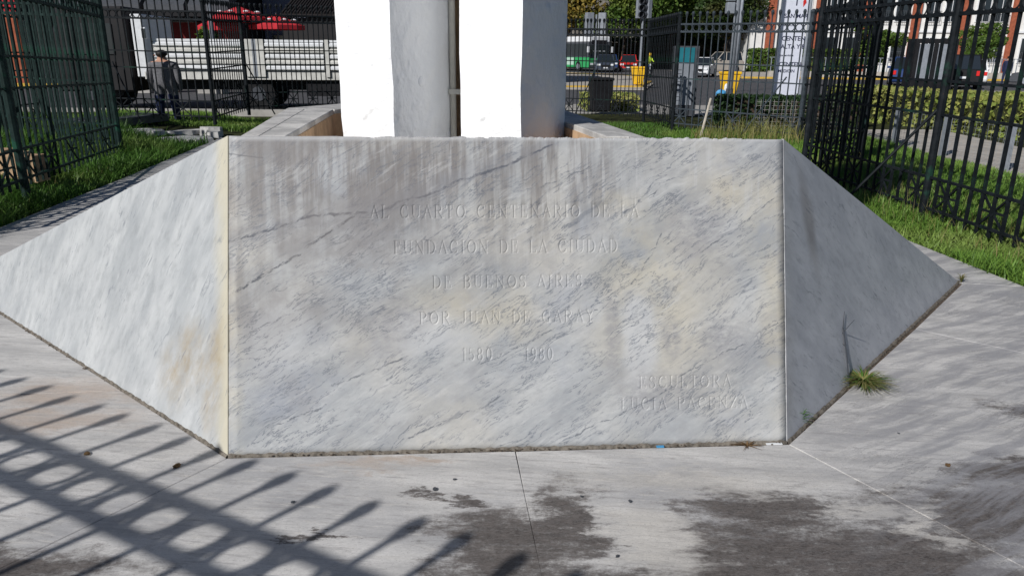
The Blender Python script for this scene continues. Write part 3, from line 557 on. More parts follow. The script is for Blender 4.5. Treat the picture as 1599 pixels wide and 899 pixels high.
# ------------------------------------------------------------------ grass
def blades(n, xf, yr, hmin, hmax, wd, bend=.6, seed=0, keep=None):
    r = np.random.default_rng(seed); y = r.uniform(yr[0], yr[1], n); a, b = xf(y); x = a+(b-a)*r.random(n)
    if keep is not None: k = keep(x, y, r); x, y = x[k], y[k]; n = len(x)
    cl = np.sin(x*3.1+y*1.7)+np.sin(x*1.3-y*2.9)+r.normal(size=n)*.7; h = hmin+(hmax-hmin)*np.clip(.45+.22*cl, 0, 1.25)*r.uniform(.6, 1.1, n)
    th = r.uniform(0, 2*PI, n); ux, uy = np.cos(th), np.sin(th); ph = th+PI/2+r.normal(size=n)*.4; bx, by = np.cos(ph), np.sin(ph); bd = h*bend*r.uniform(.2, 1.3, n); z = hgt(x, y)-.01; w_ = wd*r.uniform(.6, 1.2, n)
    def P(t, s): return np.stack([x+bx*bd*t*t+ux*w_*s, y+by*bd*t*t+uy*w_*s, z+h*(t-.28*t*t*bd/h)], 1)
    V = np.stack([P(0, -.5), P(0, .5), P(.5, .42), P(.5, -.42), P(1, .05), P(1, -.05)], 1).reshape(-1, 3); i = np.arange(n)[:, None]*6
    return V, np.vstack([i+np.array([[0, 1, 2, 3]]), i+np.array([[3, 2, 4, 5]])])
clear = lambda x, y, r: ~(((x+6.5)/1.35)**2+((y-14.9)/1.35)**2+r.normal(size=len(x))*.12 < 1)
def grass(name, mat, **k):
    V, Fc = blades(**k); return tag(mesh_np(name, V, Fc, mat), kind='stuff')
grass('grass', M['grass'], n=85000, bend=.9, xf=lambda y: (apr_l(y)-3.2-y*.30, apr_l(y)-.02), yr=(5.5, 15.5), hmin=.11, hmax=.42, wd=.013, seed=1, keep=clear)
grass('grass', M['grass_lit'], n=30000, xf=lambda y: (-10.+0*y, -3.2+0*y), yr=(14.6, 18.6), hmin=.05, hmax=.17, wd=.014, seed=2, keep=clear)
grass('grass', M['grass_lit'], n=85000, bend=1.1, xf=lambda y: (apr_r(y)+.0, 5.5+.15*(y-4)), yr=(3.6, 16.2), hmin=.06, hmax=.20, wd=.011, seed=3)
grass('grass', M['grass'], n=16000, xf=lambda y: (-3.2+0*y, 3.9+0*y), yr=(14.2, 18.8), hmin=.05, hmax=.15, wd=.014, seed=4)
grass('grass', M['grass_lit'], n=26000, xf=lambda y: (5.3+0*y, 7.1+0*y), yr=(5.5, 14.0), hmin=.03, hmax=.10, wd=.013, seed=5)
grass('tall_grass', M['grass_dry'], n=900, xf=lambda y: (apr_r(y)+.25, 4.6+.1*(y-4)), yr=(4.2, 12), hmin=.15, hmax=.36, wd=.006, seed=6)
grass('tall_grass', M['grass_dry'], n=500, xf=lambda y: (apr_l(y)-1.6, apr_l(y)-.15), yr=(6.2, 10), hmin=.18, hmax=.36, wd=.007, seed=7)
grass('tall_grass', M['grass_dry'], n=700, xf=lambda y: (3.6+0*y, 5.9+0*y), yr=(13.6, 15.4), hmin=.25, hmax=.6, wd=.012, seed=8)
# ------------------------------------------------------------------ weeds and litter on the floor
def weed(name, loc, n, h, spread, mat, label, seed, extra=None):
    r = random.Random(seed); t = empty(name, loc, 0, label, 'weed'); V = []; Fc = []
    for k in range(n):
        a = r.uniform(0, 2*PI); hh = h*r.uniform(.5, 1.1); s_ = spread*r.uniform(.3, 1.1); w_ = .0035; px, py = math.cos(a), math.sin(a); b0 = len(V)
        for t_ in (0, .4, .75, 1):
            x = px*s_*t_**1.4; y = py*s_*t_**1.4; z = hh*(t_*1.5-t_*t_*.95); ww = w_*(1-t_*.85); V += [(x-py*ww, y+px*ww, z), (x+py*ww, y-px*ww, z)]
        for j in range(3): q = b0+j*2; Fc.append((q, q+1, q+3, q+2))
    mesh_np('leaves', V, Fc, mat, t); return t
wd_ = weed('weed', (1.79, 3.45, .0), 50, .11, .13, M['grass'], 'bushy weed with a tall withered stalk growing at the foot of the right wing', 3)
weed_d = weed('weed', (1.79, 3.45, 0), 260, .09, .13, M['grass_dry'], 'x', 4)
for ch in list(weed_d.children): ch.parent = wd_; ch.name = 'dry_leaves'
bpy.data.objects.remove(weed_d); wd_.scale = (1.25, 1.25, 1.05)
mb = MB(); q = [Vector((-.06, -.01, .0)), Vector((-.075, .0, .12)), Vector((-.085, .02, .20)), Vector((-.10, .03, .29))]
for a, b in zip(q, q[1:]): mb.tube(a, b, .004, .003, 5)
mb.tube(q[3], q[3]+Vector((.01, .03, .07)), .002, .001, 4).tube(q[3]-Vector((0, 0, .03)), q[3]+Vector((.04, 0, .04)), .002, .001, 4).tube(q[2], q[2]+Vector((-.05, 0, .05)), .002, .001, 4).tube(q[3]-Vector((0, 0, .04)), q[3]+Vector((-.045, 0, -.03)), .0018, .001, 4)
mb.build('stalk', M['dgrey'], wd_)
mb = MB()
for k in range(7): a = k*.9; mb.pts([(0+.0, 0, .02), (math.cos(a)*.03+.03, math.sin(a)*.02, .035), (math.cos(a)*.055+.05, math.sin(a)*.03, .03), (math.cos(a+.5)*.03+.03, math.sin(a+.5)*.02, .03)], [(0, 1, 2, 3)])
mb.build('broad_leaf', M['leaf_a'], wd_)
weed('grass_tuft', (1.31, 3.03, 0), 34, .12, .07, M['grass'], 'small green grass tuft near the lower corner of the grey wing', 5)
weed('grass_tuft', (3.36, 5.30, 0), 40, .11, .06, M['grass_dry'], 'dry grass tuft at the far tip of the grey wing', 6)
tw = weed('dry_twigs', (1.02, 2.838, .0), 34, .018, .075, M['dry'], 'little heap of dry brown twigs against the front slab', 8)
for (x, y, s_, lab) in [(-1.76, 2.72, .016, 'dark curled seed pod on the floor near the outermost shadow spikes'), (-1.35, 2.63, .018, 'dark crumpled leaf between two shadow spikes left of the plinth corner'), (-.81, 2.385, .009, 'tiny black seed beside the shadow spike below the front slab'),
                        (.27, 2.44, .007, 'tiny dark pebble right of the central floor joint'), (.45, 2.41, .009, 'small bent dry petal on the pale patch'), (.36, 2.09, .008, 'small dark seed at the bottom edge on the stained slab'), (-.29, 2.48, .012, 'flat oval black spot of gum on the floor left of the central joint'),
                        (1.80, 2.69, .015, 'flat dark leaf lying on the right-hand slab'), (-.22, 2.55, .008, 'tiny grey triangular chip near the front slab'), (1.73, 2.955, .006, 'tiny black speck in the middle of the right-hand slab')]:
    b = MB(); b.ball((0, 0, .004), s_, 1, .7, .28, 8, 5)
    for v in b.b.verts: v.co += Vector((random.uniform(-1, 1), random.uniform(-1, 1), random.uniform(-.3, .6)))*s_*.22
    o = b.build('leaf_litter', M['dgrey'] if s_ < .013 else M['dry']); o.location = (x, y, 0); o.rotation_euler = (0, 0, random.uniform(0, 3)); tag(o, lab, 'litter')
b = MB().box(-.035, .035, -.006, .006, 0, .004); o = b.build('paper_scrap', M['white']); o.location = (1.14, 2.852, .001); o.rotation_euler = (0, 0, .07); tag(o, 'white paper strip lying at the right foot of the front slab', 'litter')
b = MB().box(-.016, .016, -.006, .006, 0, .005); o = b.build('plastic_scrap', M['lblue']); o.location = (.64, 2.816, .003); o.rotation_euler = (0, 0, .1); tag(o, 'pale blue plastic scrap in the joint under the carved name', 'litter')
r = random.Random(11); mb = MB()
for A, B, n in ((BL, BR, 150), (TIL, BL, 110), (BR, TIR, 120)):
    for k in range(n):
        t = r.random(); t = t if r.random() > .35 else (.48+r.gauss(0, .05)); c = A.lerp(B, min(1, max(0, t))); d = (B-A).normalized(); c = c+Vector((d.y, -d.x, 0))*r.uniform(.002, .02); s_ = r.uniform(.0015, .0055)
        mb.bar(c+Vector((0, 0, .003)), c+Vector((r.uniform(-1, 1)*s_*3, r.uniform(-1, 1)*s_, .003+s_*.6)), s_, s_*.7)
tag(mb.build('joint_debris', M['mortar']), kind='stuff')
# stick, rubble and cover in the grass
b = MB().tube((0, 0, -.1), (.155, 0, .74), .028, .024, 7); o = b.build('wooden_stake', M['wood']); o.location = (3.80, 15.3, .05); tag(o, 'pale wooden stake leaning in the grass behind the plinth', 'stake')
r = random.Random(5)
for k, (x, y, lx, ly, h, lab) in enumerate([(-6.2, 14.1, 1.1, .8, .05, 'broken white marble slab nearest the wing, lying in the grass'), (-7.1, 14.5, .9, .8, .04, 'flat broken slab beside the metal cover in the grass'), (-6.6, 15.3, 1.3, .7, .04, 'wide grey slab behind the other broken slabs'), (-5.95, 14.9, .35, .3, .1, 'upright chunk of pale rubble near the plinth'), (-6.1, 15.2, .5, .3, .16, 'small grey block under the dark edge-on fence')]):
    q = [(lx*.5*math.cos(a)*r.uniform(.8, 1.2), ly*.5*math.sin(a)*r.uniform(.8, 1.2)) for a in [j*PI/3.5 for j in range(7)]]
    o = MB().poly(q, -.05, h, top=[(a*.94, c*.94) for a, c in q]).build('marble_slab', M['rubble']); o.location = (x, y, hgt(np.array(x), np.array(y))+.02); o.rotation_euler = (r.uniform(-.05, .05), r.uniform(-.05, .05), r.uniform(0, 3)); tag(o, lab, 'slab', 'broken slabs in the grass')
o = MB().box(-.45, .45, -1.0, 1.0, 0, .16).build('inspection_cover', M['dgrey'], bevel=.01); o.location = (-8.0, 15.2, .18); o.rotation_euler = (0, 0, -.25); tag(o, 'dark metal cover in the grass at the foot of the green fence', 'cover')
for k in range(3):
    o = MB().box(-.11, .11, -.12, .12, 0, .30).build('brick_block', M['tan']); o.location = (-5.55-k*.33, 8.55+k*.25, .15); tag(o, 'hollow orange brick block %s behind the green fence' % ('nearest the thick post', 'between the two others', 'farthest from the thick post')[k], 'block', 'orange blocks behind the green fence')
# ------------------------------------------------------------------ streets, kerbs, paths
def sheet(name, pts, z, mat): return tag(MB().poly(pts, z-.04, z).build(name, mat), kind='structure')
sheet('road', [(-60, 20.2), (1.0, 21.5), (1.0, 35.2), (-60, 35.2)], -.010, M['asphalt'])
sheet('road', [(1.0, 26.5), (12, 26.5), (17.5, 24), (60, 21.5), (60, 120), (1.0, 120)], -.004, M['asphalt'])
sheet('traffic_island', [(1.2, 36), (6.2, 36), (8.0, 44), (9.3, 58), (5, 70), (1.2, 72)], .06, M['walk'])
sheet('pavement', [(-60, 35.2), (-1, 35.2), (-1, 45), (-60, 45)], .02, M['walk'])
sheet('pavement', [(14, 28.6), (60, 26.4), (60, 36), (16.5, 38.5)], .05, M['walk'])
sheet('pavement', [(17, 57.5), (75, 55), (75, 84), (17, 84)], .05, M['walk'])
sheet('footpath', [(6.95, 6.0), (8.5, 6.0), (9.6, 17.0), (7.2, 16.8)], .055, M['walk'])
def kerb(p, q, mat, label_):
    o = MB().bar((p[0], p[1], .03), (q[0], q[1], .03), .35, .2).build('kerb', mat); return tag(o, kind='structure')
kerb((1.3, 37.6), (6.3, 38.6), M['kerb_y'], ''); kerb((6.3, 38.6), (8.1, 46), M['kerb_y'], ''); kerb((1.2, 68), (9.3, 60), M['kerb_y'], ''); kerb((17, 57.5), (75, 55), M['kerb_y'], '')
kerb((14, 28.6), (60, 26.4), M['kerb_y'], ''); kerb((-40, 19.9), (-4.7, 20.2), M['concrete'], ''); kerb((-30, 35.2), (-2, 35.2), M['kerb_y'], '')
# ------------------------------------------------------------------ hedges
def leaves(n, cen, half, size, seed, shape='box', flat=.0):
    r = np.random.default_rng(seed)
    if shape == 'box': P = r.uniform(-1, 1, (n, 3)); f = r.random(n) < .65; ax = r.integers(0, 3, n); P[np.arange(n)[f], ax[f]] = np.sign(P[np.arange(n)[f], ax[f]])*r.uniform(.82, 1.05, f.sum())
    else: d = r.normal(size=(n, 3)); d /= np.linalg.norm(d, axis=1)[:, None]; P = d*(r.uniform(.35, 1.05, (n, 1))**.6)
    P = P*half+cen; a = r.normal(size=(n, 3)); a /= np.linalg.norm(a, axis=1)[:, None]; b = np.cross(a, r.normal(size=(n, 3))); b /= np.linalg.norm(b, axis=1)[:, None]
    s_ = size*r.uniform(.5, 1.3, (n, 1)); V = np.stack([P-a*s_, P+b*s_*.55, P+a*s_, P-b*s_*.55], 1).reshape(-1, 3); return V
def hedge(x, y, lx, ly, h, mat, n, size, label, rz=0, grp=None):
    t = empty('hedge', (x, y, -.03), rz, label, 'hedge', grp); V = leaves(n, np.array([0, 0, h*.5]), np.array([lx/2, ly/2, h*.5]), size, int(abs(x*10)))
    c = mesh_np('leaves', V, np.arange(len(V)).reshape(-1, 4), mat, t); c['kind'] = 'stuff'
    MB().box(-lx*.47, lx*.47, -ly*.42, ly*.42, 0, h*.86).build('twigs', M['bark'] if mat != M['hedge'] else M['soil'], t); return t
hg = 'hedges beyond the fences'
hedge(10.3, 17.4, 1.3, 9.5, .85, M['hedge'], 22000, .07, 'long yellow-green hedge beside the footpath, seen through the right fence', .13, hg)
hedge(13.8, 19.0, 5.2, 1.5, .8, M['hedge'], 9000, .08, 'broad end of the yellow-green planting near the right edge', .05, hg)
hedge(6.6, 18.2, 3.3, .8, .72, M['hedge_dark'], 9000, .06, 'dark clipped hedge behind the star panel and the yellow bin', -.1, hg)
hedge(3.0, 24.2, 1.6, 2.2, .45, M['hedge'], 3000, .07, 'low pale planting behind the wheelie bin', 0, hg)
# wire mesh with grey posts
wf = empty('wire_fence', (7.1, 13.98, 0), 0, 'low wire mesh fence on grey posts between the lawn and the footpath', 'fence')
for k in range(6):
    y = -k*1.62; MB().box(-.04, .04, y-.05, y+.05, -.05, .72).build('post', M['grey'], wf)
mb = MB()
for k in range(8): mb.tube((0, 0, .03+k*.09), (0, -8.1, .03+k*.09), .0016, n=3, caps=False)
for k in range(80): mb.tube((0, -k*.1, .02), (0, -k*.1, .67), .0016, n=3, caps=False)
o = mb.build('wire_mesh', M['grey'], wf); o['kind'] = 'stuff'
wf2 = empty('wire_fence', (6.2, 16.6, 0), 0, 'small square-mesh wire panel behind the star fence, below the tall sign', 'fence'); mb = MB()
for k in range(8): mb.tube((-.9, 0, .06+k*.085), (1.1, 0, .06+k*.085), .004, n=4, caps=False)
for k in range(22): mb.tube((-.9+k*.095, 0, .0), (-.9+k*.095, 0, .7), .004, n=4, caps=False)
mb.build('mesh', M['concrete'], wf2)
# ------------------------------------------------------------------ vehicles
def car(name, label, cat, loc, rz, L, W, Hh, paintm, suv=False, plate=True, group=None):
    """x forward, origin on the road"""
    t = empty(name, (loc[0], loc[1], -.0), rz, label, cat, group); h = L/2; belt = Hh*.60
    pr_ = [(-h, .32), (-h+.05, belt*.95), (-h+.25, belt), (h*.42, belt*.98), (h*.86, belt*.82), (h-.03, belt*.62), (h, .3), (h-.1, .2), (-h+.1, .2)]
    b = MB().poly(pr_, -W/2, W/2, 'y'); b.build('body', paintm, t, bevel=.05)
    r1 = [(-h+(.12 if suv else .45), belt-.02), (-h+(.3 if suv else 1.0), Hh), (h*.08, Hh), (h*.45, belt-.02)]
    W2 = W/2-.08; W3 = W/2-.22; cb = MB()
    vs_ = [(p[0], sgn*(W2 if i in (0, 3) else W3), p[1]) for sgn in (-1, 1) for i, p in enumerate(r1)]; cb.pts(vs_, [(0, 1, 2, 3), (7, 6, 5, 4), (0, 4, 5, 1), (1, 5, 6, 2), (2, 6, 7, 3), (3, 7, 4, 0)]); cb.build('window', M['glass'], t)
    MB().box(r1[1][0]-.03, r1[2][0]+.03, -W3-.02, W3+.02, Hh-.03, Hh+.02).build('roof', paintm, t, bevel=.02)
    for s1 in (-1, 1):
        for a, c in ((0, 1), (3, 2)): MB().bar((r1[a][0], s1*(W2+.005), r1[a][1]), (r1[c][0], s1*(W3+.01), r1[c][1]), .07, .06).build('window_pillar', paintm, t)
        MB().bar((-h*.05, s1*(W2+.005), belt), (-h*.08, s1*(W3+.01), Hh), .06, .06).build('window_pillar', paintm, t)
        for x in (-h*.62, h*.62):
            wl = MB().tube((x, s1*(W/2-.2), .32), (x, s1*(W/2+.012), .32), .32, n=18).build('wheel', M['rubber'], t); MB().tube((x, s1*(W/2), .32), (x, s1*(W/2+.02), .32), .19, n=12).build('rim', M['grey'], wl)
        MB().box(h-.12, h+.012, s1*W*.36-.17, s1*W*.36+.17, belt*.62, belt*.80).build('headlight', M['lamp'], t, bevel=.02)
        MB().box(-h-.012, -h+.08, s1*W*.40-.12, s1*W*.40+.12, belt*.66, belt*.9).build('tail_light', M['tail'], t, bevel=.01)
        MB().box(h*.28, h*.36, s1*(W/2+.02)-.09, s1*(W/2+.02)+.09, belt+.0, belt+.13).build('mirror', paintm, t, bevel=.02)
    MB().box(h-.06, h+.014, -W*.25, W*.25, belt*.48, belt*.72).build('grille', M['black'], t); MB().box(h-.1, h+.02, -W*.42, W*.42, .2, .34).build('bumper', M['dgrey'], t)
    if plate:
        MB().box(h+.015, h+.03, -.2, .2, .36, .46).build('number_plate', M['white'], t); MB().box(-h-.03, -h-.013, -.2, .2, .55, .66).build('number_plate', M['white'], t)
    return t
D = math.radians
car('parked_car', 'white saloon car facing the viewer beyond the yellow bin', 'car', (14.9, 61.5), D(-112), 4.5, 1.8, 1.45, M['white'])
car('car', 'dark blue-grey car right in front of the green bus', 'car', (8.9, 75.5), D(-95), 4.3, 1.8, 1.6, plain('slate_car', (.05, .06, .085), .3, .5))
car('car', 'bright red hatchback in the traffic beside the grey pole', 'car', (11.7, 79.0), D(-98), 4.0, 1.75, 1.6, M['red'], True)
car('car', 'dark blue car half hidden behind the red one', 'car', (10.6, 86), D(-95), 4.2, 1.8, 1.6, M['blue'])
car('minivan', 'beige minivan parked behind the white car', 'van', (20.8, 78.0), D(200), 4.4, 1.8, 1.95, M['beige'], True)
car('off_road_car', 'black off-road car seen from behind with red rear lights', 'car', (24.6, 42.8), D(68), 4.3, 1.8, 1.75, M['black'], True)
car('car', 'dark blue car beside the black off-road car', 'car', (23.6, 46.5), D(66), 4.2, 1.75, 1.6, M['blue'])
car('car', 'white hatchback by the thin grey post near the right edge', 'car', (28.6, 48.2), D(60), 4.0, 1.7, 1.5, M['white'])
car('car', 'black car at the far right edge behind the fence', 'car', (32.5, 46.5), D(150), 4.5, 1.8, 1.5, M['dgrey'])
def bus(loc, rz):
    t = empty('city_bus', (loc[0], loc[1], 0), rz, 'white and green city bus with dark windows beyond the traffic light', 'bus'); L, W, Hh = 10.5, 2.5, 3.3; h = L/2
    MB().box(-h, h, -W/2, W/2, .35, 1.35).build('lower_body', M['green'], t, bevel=.06); MB().box(-h+.02, h-.02, -W/2+.01, W/2-.01, 1.35, 2.75).build('upper_body', M['dgrey'], t)
    MB().box(-h, h, -W/2, W/2, 2.75, Hh).build('roof', M['white'], t, bevel=.08); MB().box(-h*.5, h*.5, -W/2-.01, -W/2+.02, .6, 1.3).build('side_stripe', M['mint'], t); MB().box(-h*.5, h*.5, W/2-.02, W/2+.01, .6, 1.3).build('side_stripe', M['mint'], t)
    for s1 in (-1, 1):
        for k in range(7):
            x = -h+.5+k*1.4; MB().box(x, x+1.25, s1*(W/2)-.03, s1*(W/2)+.012, 1.5, 2.6).build('window', M['glass'], t)
        for x in (-h*.6, h*.66): wl = MB().tube((x, s1*(W/2-.3), .48), (x, s1*(W/2+.01), .48), .48, n=18).build('wheel', M['rubber'], t); MB().tube((x, s1*(W/2), .48), (x, s1*(W/2+.02), .48), .28, n=12).build('rim', M['grey'], wl)
        MB().box(h-.04, h+.02, s1*.85-.2, s1*.85+.2, .62, .82).build('headlight', M['lamp'], t); MB().box(h+.1, h+.22, s1*1.4-.1, s1*1.4+.1, 1.8, 2.35).build('mirror', M['white'], t)
    MB().box(h-.03, h+.025, -W/2+.12, W/2-.12, 1.3, 2.5).build('windscreen', M['glass'], t); MB().box(h-.03, h+.03, -.9, .9, 2.62, 2.95).build('destination_sign', M['black'], t); MB().box(h-.05, h+.04, -W/2+.1, W/2-.1, .38, .58).build('bumper', M['dgrey'], t)
    for k in (-.5, 0, .5): MB().box(h+.028, h+.034, k-.17, k+.17, 1.9, 1.96).build('painted_reflection', M['white'], t)  # white bars standing in for reflections on the windscreen
    return t
bus((5.9, 81.0), D(-62))
# truck: dark cab hidden at the left, long dropside bed
tk = empty('flatbed_truck', (-7.5, 21.6, 0), D(5), 'long flatbed truck with dented pale dropside panels parked behind the man', 'truck')
MB().box(-2.75, 4.4, 0, 2.2, .93, 1.06).build('bed_floor', M['offwhite'], tk, bevel=.01)
x = -2.5
for k, (a, c) in enumerate([(-2.45, -.05), (-.0, 0.0), (.53, 2.2), (2.3, 3.6), (3.7, 4.35)]):
    if c-a < .1: continue
    p = MB().box(a, c, -.03, 0, 1.06, 1.88).build('side_panel', M['silver'], tk)
    for j in range(5): MB().poly([(-.035, 1.10+j*.155), (-.10, 1.13+j*.155), (-.10, 1.19+j*.155), (-.035, 1.23+j*.155)], a+.04, c-.04, 'x').build('rib', M['offwhite'] if j % 2 else M['white'], p)
    MB().box(a, c, -.06, .0, 1.86, 1.92).build('top_rail', M['white'], tk)
for a in (0.0, .11, .22, .33, .44, 2.21, 3.61): MB().box(a, a+.11, -.09, 0, .93, 1.93).build('stake_post', M['offwhite'] if a != .22 else M['grey'], tk)
MB().box(-2.75, 4.4, -.04, .0, .85, 1.05).build('bed_rail', M['offwhite'], tk); MB().box(-2.95, -2.65, -.02, 2.2, .9, 2.55).build('headboard', M['white'], tk, bevel=.02)
MB().box(-2.7, 4.3, .5, .8, .55, .9).box(-2.7, 4.3, 1.5, 1.8, .55, .9).build('chassis', M['black'], tk); MB().box(1.6, 4.2, .08, .2, .4, .85).build('side_skirt', M['black'], tk)
for x, y in ((.25, .25), (.25, 2.0), (-4.3, .25), (-4.3, 2.0), (3.3, .25)):
    wl = MB().tube((x, y-.15, .46), (x, y+.15, .46), .46, n=20).build('wheel', M['rubber'], tk, smooth=False); MB().tube((x, y-.17, .46), (x, y+.1, .46), .2, n=12).build('rim', M['dgrey'], wl)
MB().poly([(-5.1, .5), (-5.2, 1.6), (-4.9, 2.7), (-3.15, 2.75), (-3.1, .5)], .05, 2.15, 'y').build('cab', M['dwall'], tk, bevel=.05); MB().box(-4.8, -3.5, .02, .06, 1.5, 2.3).build('cab_window', M['glass'], tk)
MB().box(-2.62, -2.5, -.25, -.1, 1.9, 2.2).build('mirror', M['white'], tk, bevel=.02); MB().box(-2.61, -2.51, -.26, -.25, 1.93, 2.17).build('mirror_glass', M['glass'], tk)
MB().box(3.0, 3.12, -.1, 0, .35, .62).build('marker', M['red'], tk)
# ------------------------------------------------------------------ people
def figure(name, loc, rz, label, pts, edges, rad, matfn, mats, hairm=None, head=None, scale=1):
    t = empty(name, loc, rz, label, 'person'); me = bpy.data.meshes.new('body'); me.from_pydata([tuple(Vector(p)*scale) for p in pts], edges, []); o = link(bpy.data.objects.new('body', me), t)
    mo = o.modifiers.new('s', 'SKIN'); sv = me.skin_vertices[0].data
    for i, rr in enumerate(rad): sv[i].radius = (rr[0]*scale, rr[1]*scale) if isinstance(rr, tuple) else (rr*scale, rr*scale)
    sv[0].use_root = True; mo.use_smooth_shade = True; o.modifiers.new('d', 'SUBSURF').levels = 2; o.modifiers['d'].render_levels = 2
    dg = bpy.context.evaluated_depsgraph_get(); m2 = bpy.data.meshes.new_from_object(o.evaluated_get(dg)); o.modifiers.clear(); o.data = m2; m2.materials.clear()
    for mt in mats: m2.materials.append(mt)
    for p in m2.polygons: p.material_index = matfn(p.center/scale); p.use_smooth = True
    return t
# the man seen from behind: pelvis root, spine, head turned left, arms hanging, hands at the hips
P = [(0, 0, .93), (0, 0, 1.10), (0, .0, 1.30), (0, .02, 1.42), (0, .01, 1.49), (-.02, .02, 1.60),            # 0-5
     (-.17, 0, 1.39), (-.215, -.01, 1.22), (-.225, -.01, 1.08), (-.215, .05, .88), (-.21, .08, .80),               # 6-10 left arm
     (.17, 0, 1.39), (.215, -.01, 1.22), (.225, -.01, 1.08), (.215, .05, .88), (.21, .08, .80),                      # 11-15 right arm
     (-.10, 0, .88), (-.12, -.01, .50), (-.13, .03, .10), (-.14, .10, .05), (.10, 0, .88), (.12, -.01, .50), (.13, .03, .10), (.14, .10, .05)]
Ed = [(0, 1), (1, 2), (2, 3), (3, 4), (4, 5), (3, 6), (6, 7), (7, 8), (8, 9), (9, 10), (3, 11), (11, 12), (12, 13), (13, 14), (14, 15), (0, 16), (16, 17), (17, 18), (18, 19), (0, 20), (20, 21), (21, 22), (22, 23)]
Rd = [(.17, .13), (.18, .135), (.20, .135), (.13, .10), .058, .095, .085, .068, .058, .045, .035, .085, .068, .058, .045, .035, .105, .075, .055, .045, .105, .075, .055, .045]
fn = lambda c: 0 if c.z > 1.455 else (1 if c.z > .72 else (2 if abs(c.x) < .175 or c.z < .7 else 0))
man = figure('person', (-7.60, 16.7, .02), .15, 'man seen from behind in a grey sweater and navy trousers, head turned left', P, Ed, Rd, fn, [M['skin'], M['sweater'], M['navy']])
hr = MB().ball((.0, -.005, 1.632), .092, 1, 1.12, 1.0, 14, 10)
for v in list(hr.b.verts):
    if v.co.z < 1.60 and v.co.y > .0: v.co.z = 1.60
    if v.co.z < 1.56: v.co.z = 1.56
hr.build('hair', M['hair'], man, smooth=True)
MB().ball((-.125, .045, 1.60), .02, .8, .8, 1).build('nose', M['skin'], man, smooth=True); MB().ball((-.02, -.075, 1.60), .022, 1.0, .45, 1.4).build('ear', M['skin'], man, smooth=True)
for s1 in (-1, 1):
    for k in range(4): MB().tube((s1*.21, .055+k*.016, .80), (s1*.20, .065+k*.014, .725+abs(k-1.4)*.006), .009, .007, 5).build('finger', M['skin'], man)
    MB().tube((s1*.205, .05, .83), (s1*.185, .035, .77), .01, .008, 5).build('thumb', M['skin'], man)
man.scale = (1.30, 1.25, .93)
pd = figure('person', (30.0, 47.0, 0), 2.4, 'pedestrian in dark clothes between the grey posts at the right', P, Ed, Rd, lambda c: 0 if c.z > 1.455 else 1, [M['skin'], M['navy']]); MB().ball((0, .0, 1.64), .1, 1, 1, 1).build('hair', M['hair'], pd, smooth=True)
# motorcyclist: seated
P2 = [(0, 0, .85), (0, .05, 1.05), (0, .12, 1.25), (0, .16, 1.36), (0, .2, 1.45), (0, .2, 1.55), (-.18, .14, 1.3), (-.27, .3, 1.12), (-.3, .55, 1.05), (.18, .14, 1.3), (.27, .3, 1.12), (.3, .55, 1.05), (-.14, .1, .82), (-.2, .45, .72), (-.2, .3, .3), (.14, .1, .82), (.2, .45, .72), (.2, .3, .3)]
E2 = [(0, 1), (1, 2), (2, 3), (3, 4), (4, 5), (3, 6), (6, 7), (7, 8), (3, 9), (9, 10), (10, 11), (0, 12), (12, 13), (13, 14), (0, 15), (15, 16), (16, 17)]
R2 = [(.16, .13), (.17, .13), (.19, .13), (.12, .1), .06, .09, .08, .06, .045, .08, .06, .045, .1, .075, .06, .1, .075, .06]
rd = figure('person', (9.95, 57.0, .02), PI, 'motorcycle rider in a fluorescent yellow vest and yellow helmet', P2, E2, R2, lambda c: 0 if c.z > .95 else 1, [M['hivis'], M['dgrey']]); MB().ball((0, .2, 1.6), .14).build('helmet', M['yellow'], rd, smooth=True)
mc = empty('motorcycle', (9.95, 57.0, 0), PI, 'small dark motorcycle under the rider in the yellow vest', 'motorcycle')
for y in (-.6, .75): MB().torus((0, 0, 0), .25, .06, 18, 6).build('wheel', M['rubber'], mc)
for o, y in zip([c for c in mc.children], (-.6, .75)): o.rotation_euler = (0, 0, PI/2); o.location = (0, y, .31)
MB().box(-.12, .12, -.3, .35, .4, .7).build('engine', M['dgrey'], mc, bevel=.04); MB().box(-.11, .11, -.65, .1, .72, .80).build('seat', M['black'], mc, bevel=.03); MB().ball((0, .3, .85), .17, .8, 1.3, .8).build('tank', M['blue'], mc, smooth=True)
MB().tube((0, .75, .31), (0, .52, 1.0), .04).build('fork', M['grey'], mc); MB().tube((-.35, .5, 1.02), (.35, .5, 1.02), .02).build('handlebar', M['dgrey'], mc); MB().ball((0, .66, .9), .09).build('headlight', M['lamp'], mc, smooth=True)
# ------------------------------------------------------------------ street furniture
kk = empty('kiosk_cabinet', (4.66, 20.9, 0), -.05, 'tall street cabinet with teal top and pale lower panel behind the dark fence', 'cabinet')
MB().box(-.33, .33, -.02, .35, 0, 1.84).build('casing', M['dgrey'], kk, bevel=.01); MB().box(-.29, .20, -.035, -.02, 1.42, 1.8).build('top_panel', M['teal'], kk); MB().box(-.29, .20, -.035, -.02, .3, 1.40).build('lower_panel', M['grey'], kk)
for k in range(9): MB().box(-.27, -.12, -.042, -.036, .42+k*.1, .432+k*.1).build('louvre', M['dgrey'], kk)
wb = empty('wheelie_bin', (2.5, 22.0, 0), .1, 'dark wheelie bin behind the black fence near the bus', 'bin')
MB().poly([(-.24, -.28), (.24, -.28), (.24, .28), (-.24, .28)], .06, .9, top=[(-.29, -.34), (.29, -.34), (.29, .34), (-.29, .34)]).build('body', M['black'], wb, bevel=.02); MB().box(-.31, .31, -.37, .36, .9, .98).build('lid', M['black'], wb, bevel=.02)
for s1 in (-1, 1): MB().tube((s1*.2, .26, .1), (s1*.27, .26, .1), .1, n=12).build('wheel', M['rubber'], wb)
